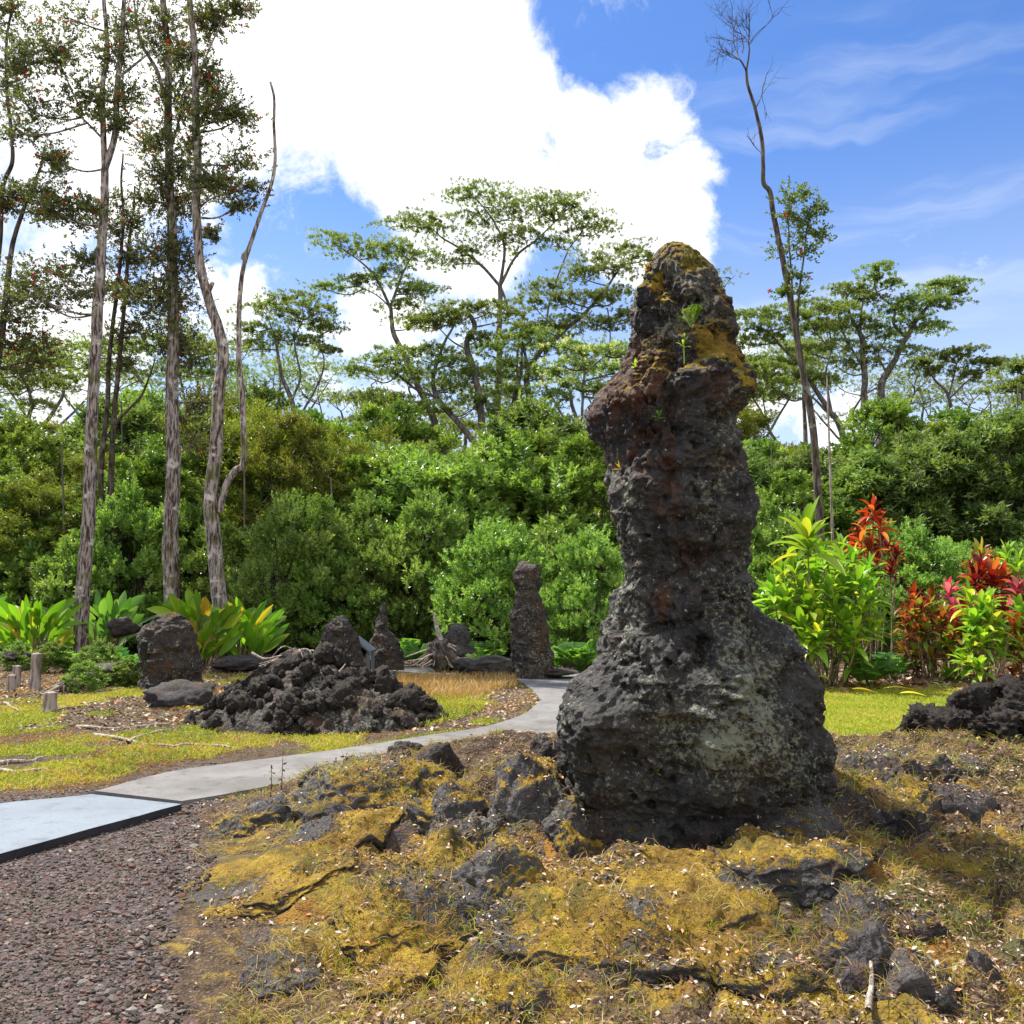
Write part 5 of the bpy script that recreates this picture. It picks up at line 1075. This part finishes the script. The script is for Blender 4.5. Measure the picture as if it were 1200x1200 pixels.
def frond_plant(name, label, px, py, Y, nf, L, m, seed, pairs=12, wide=.5, leafw=.06, elev=(.5, 1.2), droop=.5, z0=0.0, group=None, base=None, cat='fern'):
    r = np.random.default_rng(seed)
    if base is None: base = at(px, py, Y); base[2] = z0
    root = thing(name, label, cat, tuple(base), group); mb = MB(); st = MB()
    for i_ in range(nf):
        a = i_ * 2.4 + r.uniform(-.4, .4); el = r.uniform(*elev); l = L * r.uniform(.7, 1.1); d = np.array([math.cos(a) * math.cos(el), math.sin(a) * math.cos(el), math.sin(el)])
        tt = np.linspace(0, 1, 9); C = l * (d[None] * tt[:, None] + np.array([0, 0, -1]) * (droop * tt ** 2)[:, None]); tube(st, C, .008 * L + .002, .002, 4, cap=False)
        u = np.linspace(.22, .98, pairs); c = np.stack([np.interp(u, tt, C[:, k_]) for k_ in range(3)], 1); T = unit(np.gradient(c, axis=0)); S = unit(np.cross(T, [0, 0, 1.]) + 1e-6); N = np.cross(S, T)
        ll = wide * l * .5 * np.sin(math.pi * np.clip(.15 + u * .8, 0, 1)) ** .8; cv = np.full(pairs, r.uniform(.1, .9))
        for sg in (1, -1):
            D = unit(S * sg + T * .55 + N * -.15 + r.normal(0, .06, S.shape)); quads(mb, c, D, N, ll, leafw * l, np.clip(cv + r.uniform(-.1, .1, pairs), 0, 1), .12)
    mb.build('fronds', m, root, smooth=False); st.build('stalks', m, root); return root
MO = dict(pairs=10, wide=.85, leafw=.11, cat='plant', elev=(.75, 1.4), droop=.38)
for (lab, px_, py_, Y_, nf, L_, sd_) in [('big cut leaved plant with drooping glossy leaves beside the green ti clump', 1018, 790, 15.8, 16, .85, 621), ('second cut leaved plant right of the green ti canes', 1045, 775, 17.2, 14, .9, 622), ('glossy cut leaved plant left of the mid distance pillar', 572, 775, 18.0, 14, .75, 623),
    ('lush cut leaved plant between the mid pillar and the tall pillar', 680, 775, 18.8, 22, 1.0, 624), ('low cut leaved plant right of the mid pillar foot', 655, 770, 19.2, 14, .9, 625), ('pale glossy cut leaved plant behind the small spire', 492, 760, 20.5, 16, .85, 626), ('cut leaved plant behind the tan stump', 560, 745, 21, 12, .8, 627),
    ('dark cut leaved plant left of the broad lava stump', 140, 790, 17.5, 18, .85, 628), ('light green lobed plant at the foot of the leftmost stout trunk', 82, 780, 18.5, 16, .75, 629), ('pale cut leaved plant behind the uprooted stump', 475, 740, 22, 12, .8, 630), ('cut leaved plant under the bright shrub', 705, 765, 19.5, 14, .9, 631)]:
    frond_plant('monstera_plant', lab, px_, py_, Y_, nf, L_, M['fern'], sd_, **MO)
for i_, (px_, py_, Y_, s_) in enumerate([(115, 800, 16.5, .5), (60, 790, 17.5, .45), (100, 812, 15.0, .35), (20, 785, 18, .4), (150, 806, 15.8, .35)]):
    rt = thing('weed_bush', ['leafy low weed bush at the foot of the leftmost stout trunk', 'yellow green weed bush between the posts and the trunk', 'small weed bush left of the low rock bank', 'low weed bush at the far left behind the posts', 'tiny weed bush beside the low rock bank'][i_], 'plant', tuple(gp(px_, py_)))
    inst('leaves', MAST['shrub'][i_ % 3][1], rt, (s_ * .5, s_ * .5, s_ * .32))

# ---- small plants growing on the tall pillar
def surf(px_, py_):
    """front surface point of the tall pillar nearest to a pixel"""
    d = (PX - px_) ** 2 + (PY - py_) ** 2 + np.where(frontness < .2, 1e6, 0); return V2[np.argmin(d)]
frond_plant('fern', 'small olive fern growing from the brow of the tall pillar', 0, 0, 0, 8, .24, M['shrub'], 641, pairs=14, wide=.4, leafw=.05, elev=(.5, 1.4), base=surf(806, 388) + [0, -.06, 0])
rt = thing('sprout', 'yellow green seedling lit by the sun below the fern on the tall pillar', 'plant', tuple(surf(801, 412) + [0, -.02, 0])); mb = MB(); rosette(mb, np.array([0, 0, .05]), (0, -.3, 1), 7, .065, .015, np.random.default_rng(3), .7, .9, .2); tube(mb, [(0, 0, -.08), (0, 0, .05)], .003, .003, 5, rnd=.8); mb.build('leaves', M['ti_green'], rt)
for a_, (px_, py_, lab, mk_) in enumerate([(757, 318, 'orange tipped seedling at the left brow of the pillar top', 'ti_mixed'), (733, 432, 'yellow green sprig on the left shoulder of the pillar', 'ti_green'), (772, 493, 'tiny green sprig in the middle of the pillar', 'fern'), (765, 912, 'bright green weed on the lower face of the pillar', 'shrub'), (712, 550, 'small yellow sprig on the left flank of the pillar', 'yellow_leaf')]):
    rt = thing('sprout', lab, 'plant', tuple(surf(px_, py_) + [0, -.01, 0])); mb = MB(); rosette(mb, np.array([0, 0, .02]), (0, -.5, 1), 9, .055, .016, np.random.default_rng(30 + a_), .3, .9, .2); mb.build('leaves', M[mk_], rt)

# ------------------------------------------------------------------ posts, stumps, sign, dead wood
def post(label, px_, py_, wpx, hpx, seed, flare=1.3, lean=0.0):
    g_ = gp(px_, py_); kx = g_[1] / FPX; r_ = wpx * kx / 2; h_ = hpx * kx; mb = MB(); P = np.array([[0, 0, -.05], [0, 0, h_ * .2], [lean * h_ * .5, 0, h_ * .5], [lean * h_, 0, h_]]); P = resample(P, 6)
    rad = r_ * (1 + (flare - 1) * np.exp(-np.linspace(0, 6, len(P)))); tube(mb, P, rad, None, 16, .12, seed=seed, cap=True) ; o = mb.build('cut_post', M['wood']); o.location = (g_[0], g_[1], Hs(g_[0], g_[1])); return tag(o, label, 'post')
def tube_fix(): pass
post('tallest grey cut post standing in the grass at the left', 41, 810, 11, 42, 1, 1.5)
post('middle weathered cut post left of the tallest one', 19, 806, 9, 24, 2)
post('short cut post lowest of the three at the left', 13, 811, 9, 18, 3)
post('squat dark stump right of the grey posts', 58, 836, 15, 22, 4, 1.9)
def roots(label, px_, py_, Y, n, L, seed, hpx=20, m='twig', cat='stump', name='root_stump', r0=.035):
    r = np.random.default_rng(seed); g_ = gp(px_, py_) if Y is None else at(px_, py_, Y); g_[2] = Hs(g_[0], g_[1]) if Y is None else g_[2]
    root = thing(name, label, cat, tuple(g_)); kx = g_[1] / FPX; mb = MB()
    for _ in range(n):
        a = r.uniform(0, 6.28); l = L * r.uniform(.4, 1.1); up_ = r.uniform(0, 1) * hpx * kx; p0 = np.array([0, 0, up_ * .9]); p1 = np.array([math.cos(a) * l * .45, math.sin(a) * l * .3, up_ * .6 + r.uniform(-.05, .12)]); p2 = np.array([math.cos(a) * l, math.sin(a) * l * .6, max(0, up_ * r.uniform(-.2, .5))])
        P = resample([p0, p1 + r.normal(0, .03, 3), p2], 5); tube(mb, P, r0 * r.uniform(.5, 1.1), .006, 6, .2, seed=seed)
    mb.build('roots', M[m], root); mb = MB(); v, f = rock_verts(4, seed, rough=.4, lump=.2, spike=.4); mb.add(v * np.array([L * .38, L * .3, hpx * kx * .5]) + [0, 0, hpx * kx * .35], f); mb.build('root_ball', M['bark_dark'], root); return root
us = roots('uprooted stump with bleached roots and one spike pointing up beyond the path', 517, 782, 18.6, 46, .85, 51, 36)
mb = MB(); b0 = at(520, 760, 18.6) - np.array(us.location); b1 = at(512, 735, 18.6) - np.array(us.location); b2 = at(507, 716, 18.6) - np.array(us.location); tube(mb, resample([b0, b1, b2], 5), .08, .012, 7, .3, seed=3); mb.build('spike', M['twig'], us)
roots('low splintered root stump between the posts and the rock bank', 83, 812, None, 18, .55, 52, 16)
roots('tangle of dead roots on top of the rubble heap', 345, 780, 11.8, 26, .5, 53, 22, r0=.016)
sg = thing('sign_stand', 'small grey slanted information panel on a post behind the rubble heap', 'sign', tuple(at(434, 775, 17.2) * [1, 1, 0]))
def box(mb, c, s_, rot=None):
    v = np.array([[x, y, z] for x in (-.5, .5) for y in (-.5, .5) for z in (-.5, .5)]) * s_
    if rot is not None:
        ca, sa = math.cos(rot), math.sin(rot); v = np.stack([v[:, 0] * ca + v[:, 2] * sa, v[:, 1], -v[:, 0] * sa + v[:, 2] * ca], 1)
    mb.add(v + np.asarray(c), [[0, 1, 3, 2], [4, 6, 7, 5], [0, 4, 5, 1], [2, 3, 7, 6], [0, 2, 6, 4], [1, 5, 7, 3]])
m, t, out = mat('sign_metal'); t.link(principled(t, (.16, .18, .19), .5), out.inputs[0]); M['sign'] = m
mb = MB(); box(mb, (0, -.28, .26), (.06, .05, .62)); mb.build('post', M['sign'], sg, False); mb = MB(); box(mb, (0, .28, .26), (.06, .05, .62)); mb.build('post', M['sign'], sg, False)
mb = MB(); box(mb, (-.12, 0, .66), (.42, .72, .035), R(38)); mb.build('panel', M['sign'], sg, False)

def stick(label, pts, r0, m='twig', group=None, lift=.015):
    P = np.array([gterr(*q) for q in pts]); P[:, 2] += lift; b = P[0].copy(); P = resample(P - b, 6) if len(P) > 2 else resample([P[0] - b, (P[0] + P[-1]) / 2 - b + [0, 0, .01], P[-1] - b], 5)
    P[:, 2] += .01 * np.sin(np.linspace(0, 9, len(P))); mb = MB(); tube(mb, P, r0, r0 * .5, 7, .25, seed=int(abs(b[0]) * 10)); o = mb.build('fallen_stick', M[m]); o.location = b; return tag(o, label, 'stick', group)
stick('bent bleached branch lying across the moss in the bottom centre', [(502, 1112), (530, 1108), (560, 1103), (600, 1103), (622, 1098)], .014)
stick('short white stick leaning on the dark rock at the lower right', [(1018, 1200), (1022, 1170), (1021, 1140)], .014, lift=.05)
for lab, pts in [('long pale stick on the left grass nearest the rubble heap', [(90, 853), (120, 855), (160, 853), (200, 850)]), ('forked pale branch in the left grass below the long stick', [(110, 863), (150, 869), (175, 874), (205, 877)]), ('pale stick reaching the left edge above the slab', [(-10, 905), (20, 906), (55, 904)]),
                 ('crooked stick touching the rubble heap foot', [(205, 877), (235, 874), (270, 878)]), ('pale stick beside the squat stump', [(5, 825), (22, 835)]), ('thin stick pointing at the low root stump', [(60, 835), (90, 828), (120, 822)]), ('grey stick in the grass near the left edge', [(0, 896), (35, 893), (50, 890)]),
                 ('short branch between the posts and the flat plate', [(110, 812), (145, 808)]), ('twig lying on the left grass under the forked branch', [(150, 872), (170, 862), (195, 858)])]:
    stick(lab, pts, .022 if 'thin' not in lab else .014)
for i_, pts in enumerate([[(300, 815), (320, 805), (335, 808)], [(350, 855), (355, 835), (368, 825)], [(380, 800), (395, 790), (405, 778)], [(330, 795), (345, 800), (360, 792)], [(270, 860), (290, 850), (295, 840)], [(295, 765), (310, 772), (330, 768)]]):
    P = np.array([at(q[0], q[1], 10.7 + .25 * (860 - q[1]) / 30) for q in pts]); b = P[0]; mb = MB(); tube(mb, resample(P - b, 5), .02, .008, 6, .2); o = mb.build('fallen_stick', M['twig']); o.location = b
    tag(o, 'bleached root stick lying on the rubble heap', 'stick', 'sticks on the rubble heap')
for i_, (px_, py_, h_, lab) in enumerate([(328, 945, 62, 'tallest dry brown weed stalk on the mound edge before the path'), (316, 940, 40, 'short dry weed stalk left of the tallest one'), (405, 918, 30, 'dry weed stalk at the path edge'), (395, 915, 26, 'small dry weed at the path edge'), (550, 890, 28, 'weed stalk on the crest before the concrete path'), (1130, 1000, 30, 'dry weed stalk at the right')]):
    g_ = gterr(px_, py_); kx = g_[1] / FPX; rt = thing('weed_stalk', lab, 'plant', tuple(g_)); mb = MB(); h = h_ * kx; lf = MB(); r = np.random.default_rng(i_)
    P = resample([(0, 0, -.02), (.01, 0, h * .5), (r.uniform(-.02, .03), 0, h)], 6); tube(mb, P, .004, .002, 5)
    T = P[r.integers(4, len(P), 14)]; D = unit(r.normal(size=(14, 3)) + [0, 0, -.2]); quads(lf, T, D, rdir(14), .04, .016, r.uniform(0, .5, 14)); mb.build('stem', M['bark_dark'], rt); lf.build('leaves', M['litter'], rt)
for i_, (px_, py_, L_, a_, lab) in enumerate([(955, 812, .55, .3, 'large curled yellow leaf on the litter under the green ti canes'), (1058, 811, .6, .1, 'long yellow leaf on the lawn right of the ti canes'), (1010, 812, .35, -.4, 'yellow leaf between the two long ones'), (945, 822, .3, .6, 'orange yellow leaf beside the pillar flank'), (1070, 817, .4, -.1, 'second long yellow leaf on the lawn'), (1143, 783, .35, .2, 'yellow leaf at the foot of the mixed ti bed')]):
    g_ = gp(px_, py_); rt = MB(); strips(rt, np.array([[-L_ / 2, 0, .06]]), np.array([[math.cos(a_), math.sin(a_), .15]]), L_, .13, .25, 8, .8, 'leaf', .15); o = rt.build('fallen_leaf', M['yellow_leaf']); o.location = g_; tag(o, lab, 'leaf')

# ------------------------------------------------------------------ ground cover (uncountable stuff)
def scatter(n, x0, x1, y0, y1, wfun, seed, near=True):
    r = np.random.default_rng(seed); x = r.uniform(x0, x1, n); u = r.uniform(0, 1, n)
    y = y0 * (y1 / y0) ** u if near else y0 + (y1 - y0) * u
    keep = r.uniform(0, 1, n) < wfun(x, y); return x[keep], y[keep]
def inview(x, y, pad=1.2): return np.abs(x) < y * .60 + pad
from mathutils.bvhtree import BVHTree
BVH = BVHTree.FromPolygons(np.vstack(BV).tolist(), np.vstack(BF).tolist())
def gheight(x, y):
    z = gheight0(x, y); dn = Vector((0, 0, -1))
    for i in np.nonzero((np.abs(x - .8) < 4.2) & (y < 8.2))[0]:
        h_ = BVH.ray_cast(Vector((x[i], y[i], 2.0)), dn)[0]
        if h_ is not None and h_.z > z[i]: z[i] = h_.z
    return z
def gheight0(x, y):
    z = H(x, y); s_ = sdpath(x, y); return z * ss(0, .5, s_)
# gravel stones
x, y = scatter(170000, -9, 1, 2.6, 9.5, lambda x, y: (masks(x, y)['gravel'] > .45) * inview(x, y, .6) * (sdpath(x, y) > .03) * np.clip(1.3 - y / 9, .25, 1), 701)
z = gheight(x, y); r = np.random.default_rng(1); v, f = ico(1); n = len(x)
sc_ = .0038 + .0080 * r.uniform(0, 1, n) ** 3; sc_ *= 1 + .7 * ss(-.7, .2, x - XB(y)) * (r.uniform(0, 1, n) < .35)
M3 = r.normal(0, .28, (n, 3, 3)) + np.eye(3); VV = np.einsum('nij,vj->nvi', M3, v * (1 + .22 * r.normal(size=(len(v), 1)))) * sc_[:, None, None]; VV[..., 2] *= .7
VV += np.stack([x, y, z + sc_ * .25], 1)[:, None]
mb = MB(); mb.add(VV.reshape(-1, 3), (np.arange(n)[:, None, None] * len(v) + f[None]).reshape(-1, 3), np.repeat(r.uniform(0, 1, n), len(v)))
m, t, out = mat('gravel_stone'); t.link(principled(t, t.ramp(t.attr('rnd'), [(0, (.035, .027, .021)), (.4, (.095, .075, .060)), (.65, (.15, .128, .108)), (.82, (.14, .055, .035)), (.97, (.20, .18, .165)), (1, (.36, .31, .26))]), .85), out.inputs[0]); M['gravel'] = m
tag(mb.build('gravel', m, smooth=False), kind='stuff', label='loose red and grey volcanic gravel left of the mound', cat='gravel')
def grass(name, label, m, n, x0, x1, y0, y1, wfun, seed, L, Wd, lean=.5, lo=0., hi=1., bend=.4, cluster=0):
    x, y = scatter(n, x0, x1, y0, y1, wfun, seed); r = np.random.default_rng(seed + 1)
    rn = np.clip(lo + (hi - lo) * (.5 + .55 * fbm(xyz(x, y) * 1.7, 3, seed) + r.normal(0, .2, len(x))), 0, 1)
    if cluster:
        x = np.repeat(x, cluster); y = np.repeat(y, cluster); rn = np.clip(np.repeat(rn, cluster) + r.normal(0, .12, len(x)), 0, 1); x = x + r.normal(0, .025, len(x)); y = y + r.normal(0, .025, len(y))
    P = np.stack([x, y, gheight(x, y) - .003], 1); D = unit(r.normal(0, lean, P.shape) * [1, 1, 0] + [0, 0, 1]); s_ = r.uniform(.5, 1.3, len(x)); mb = MB()
    blades(mb, P, D, L * s_, Wd * (.5 + .5 * s_) * (1 + y / 14), rn, bend); return tag(mb.build(name, m, smooth=False), label, 'grass', kind='stuff')
offp = lambda x, y: sdpath(x, y) > .01
grass('lawn_grass', 'short yellow green lawn grass before the ti plants', M['lawn'], 190000, 1.0, 16, 8, 17.8, lambda x, y: masks(x, y)['lawn'] * inview(x, y) * offp(x, y), 711, .05, .006, .6, .25, 1.05)
grass('meadow_grass', 'patchy yellow and green grass left of the rubble heap', M['grass'], 330000, -14, 3, 7.2, 20, lambda x, y: (masks(x, y)['grass'] > .3) * inview(x, y) * offp(x, y) * (.25 + masks(x, y)['grass']), 712, .055, .006, .7)
grass('dry_grass', 'tall golden dry grass in the island between the path arms', M['straw'], 30000, -3.5, 1, 10, 18, lambda x, y: (poly_sd(xyz(x, y), DRY) < .1 * vn(xyz(x, y) * 3)) * ss(13.0, 14.2, y) * .9 * offp(x, y), 713, .17, .006, .3, .3, 1.0, .3)
grass('island_grass', 'bright yellow green grass in the island between the path arms', M['grass'], 26000, -3.5, 1, 10, 16, lambda x, y: (poly_sd(xyz(x, y), DRY) < .05) * (1 - ss(13.4, 14.4, y)) * offp(x, y), 714, .09, .006, .5, .2, .95)
def tuftw(x, y):
    k_ = masks(x, y); nn = fbm(xyz(x, y) * 1.5, 4, 91); return k_['mound'] * (1 - .85 * np.exp(-((x - .45) / .75) ** 2 - ((y - 4.15) / .6) ** 2)) * inview(x, y, .4) * ss(.02, .35, nn + .55 * ss(4.6, 3.2, y) + .5 * ss(1.4, 2.2, x) - .05)
grass('mound_grass', 'wiry green and yellow grass tufts on the front of the mound', M['grass'], 8000, -2.2, 4.5, 2.5, 7.5, lambda x, y: tuftw(x, y) * .5, 715, .075, .0030, .6, .1, .9, .5, 5)
grass('mound_straw', 'dry straw coloured stalks on the mound', M['straw'], 22000, -2.2, 5, 2.5, 8.0, lambda x, y: np.clip(tuftw(x, y) + .16 * masks(x, y)['mound'], 0, 1) * .6, 716, .085, .0026, 1.3, .1, 1, .4, 4)
grass('meadow_straw', 'tan dry blades mixed into the left grass', M['straw'], 150000, -14, 3, 7.2, 20, lambda x, y: masks(x, y)['left'] * inview(x, y) * offp(x, y) * ss(-.3, .5, fbm(xyz(x, y) * 1.1, 4, 99)), 718, .06, .006, .9)
grass('path_edge_grass', 'thin grass along the near edge of the concrete path', M['grass'], 26000, -3.0, 2, 6.2, 9.5, lambda x, y: ss(.45, .02, sdpath(x, y)) * offp(x, y) * (x > -2.3) * ss(-.1, .3, fbm(xyz(x, y) * 1.6, 3, 94)), 717, .08, .0035, .4)
M['moss'] = leafmat('moss_tuft', [(0, (.09, .080, .015)), (.3, (.20, .10, .02)), (.6, (.32, .20, .026)), (1, (.50, .35, .04))], trans=.3, rough=.8, objvar=0, tint=(1.1, 1.05, .7))
grass('moss_tufts', 'fuzzy golden moss cushions on the mound', M['moss'], 70000, -2.2, 4.5, 2.7, 7.0, lambda x, y: masks(x, y)['moss'] * inview(x, y, .3) * ss(-.05, .2, fbm(xyz(x, y) * 1.9, 4, 97)), 719, .014, .0035, .7)
def flakes(name, label, m, n, x0, x1, y0, y1, wfun, seed, L, Wd):
    x, y = scatter(n, x0, x1, y0, y1, wfun, seed); r = np.random.default_rng(seed); k_ = len(x); P = np.stack([x, y, gheight(x, y) + r.uniform(.002, .014, k_)], 1)
    a = r.uniform(0, 6.28, k_); D = unit(np.stack([np.cos(a), np.sin(a), r.normal(0, .35, k_)], 1)); N = unit(r.normal(0, .5, (k_, 3)) + [0, 0, 1]); s_ = r.uniform(.5, 1.6, k_)
    mb = MB(); quads(mb, P, D, N, L * s_, Wd * s_, r.uniform(0, 1, k_), .2); return tag(mb.build(name, m, smooth=False), label, 'litter', kind='stuff')
flakes('leaf_litter', 'brown leaf litter on the mound', M['litter'], 90000, -2.4, 6, 2.5, 8.3, lambda x, y: masks(x, y)['mound'] * inview(x, y, .5) * np.clip(ss(-.25, .35, fbm(xyz(x, y) * 2.2, 4, 95)) + .7 * ss(1.4, 2.0, x), 0, 1), 721, .022, .010)
flakes('pale_chips', 'scattered pale bark chips on the moss', M['chips'], 6000, -2.2, 5, 2.5, 8.0, lambda x, y: masks(x, y)['mound'] * inview(x, y, .5) * ss(.0, .5, fbm(xyz(x, y) * 3, 3, 96) + -.05), 722, .022, .012)
flakes('forest_litter', 'pinkish brown litter round the stumps and forest foot', M['litter'], 90000, -16, 14, 10.5, 24, lambda x, y: (masks(x, y)['grass'] < .45) * (masks(x, y)['lawn'] < .4) * inview(x, y) * offp(x, y) * .8, 723, .06, .03)
flakes('ti_litter', 'brown and yellow dead leaves under the ti plants', M['litter'], 5000, 5.2, 11, 14.8, 18.5, lambda x, y: ss(1.6, .6, np.abs(y - 16.6) + .4 * vn(xyz(x, y) * 2)) * inview(x, y), 725, .16, .05)
flakes('dropped_leaves', 'orange fallen leaves on the gravel', M['litter'], 260, -4, -1, 2.8, 7, lambda x, y: (masks(x, y)['gravel'] > .5) * inview(x, y, .3) * .5, 724, .03, .018)
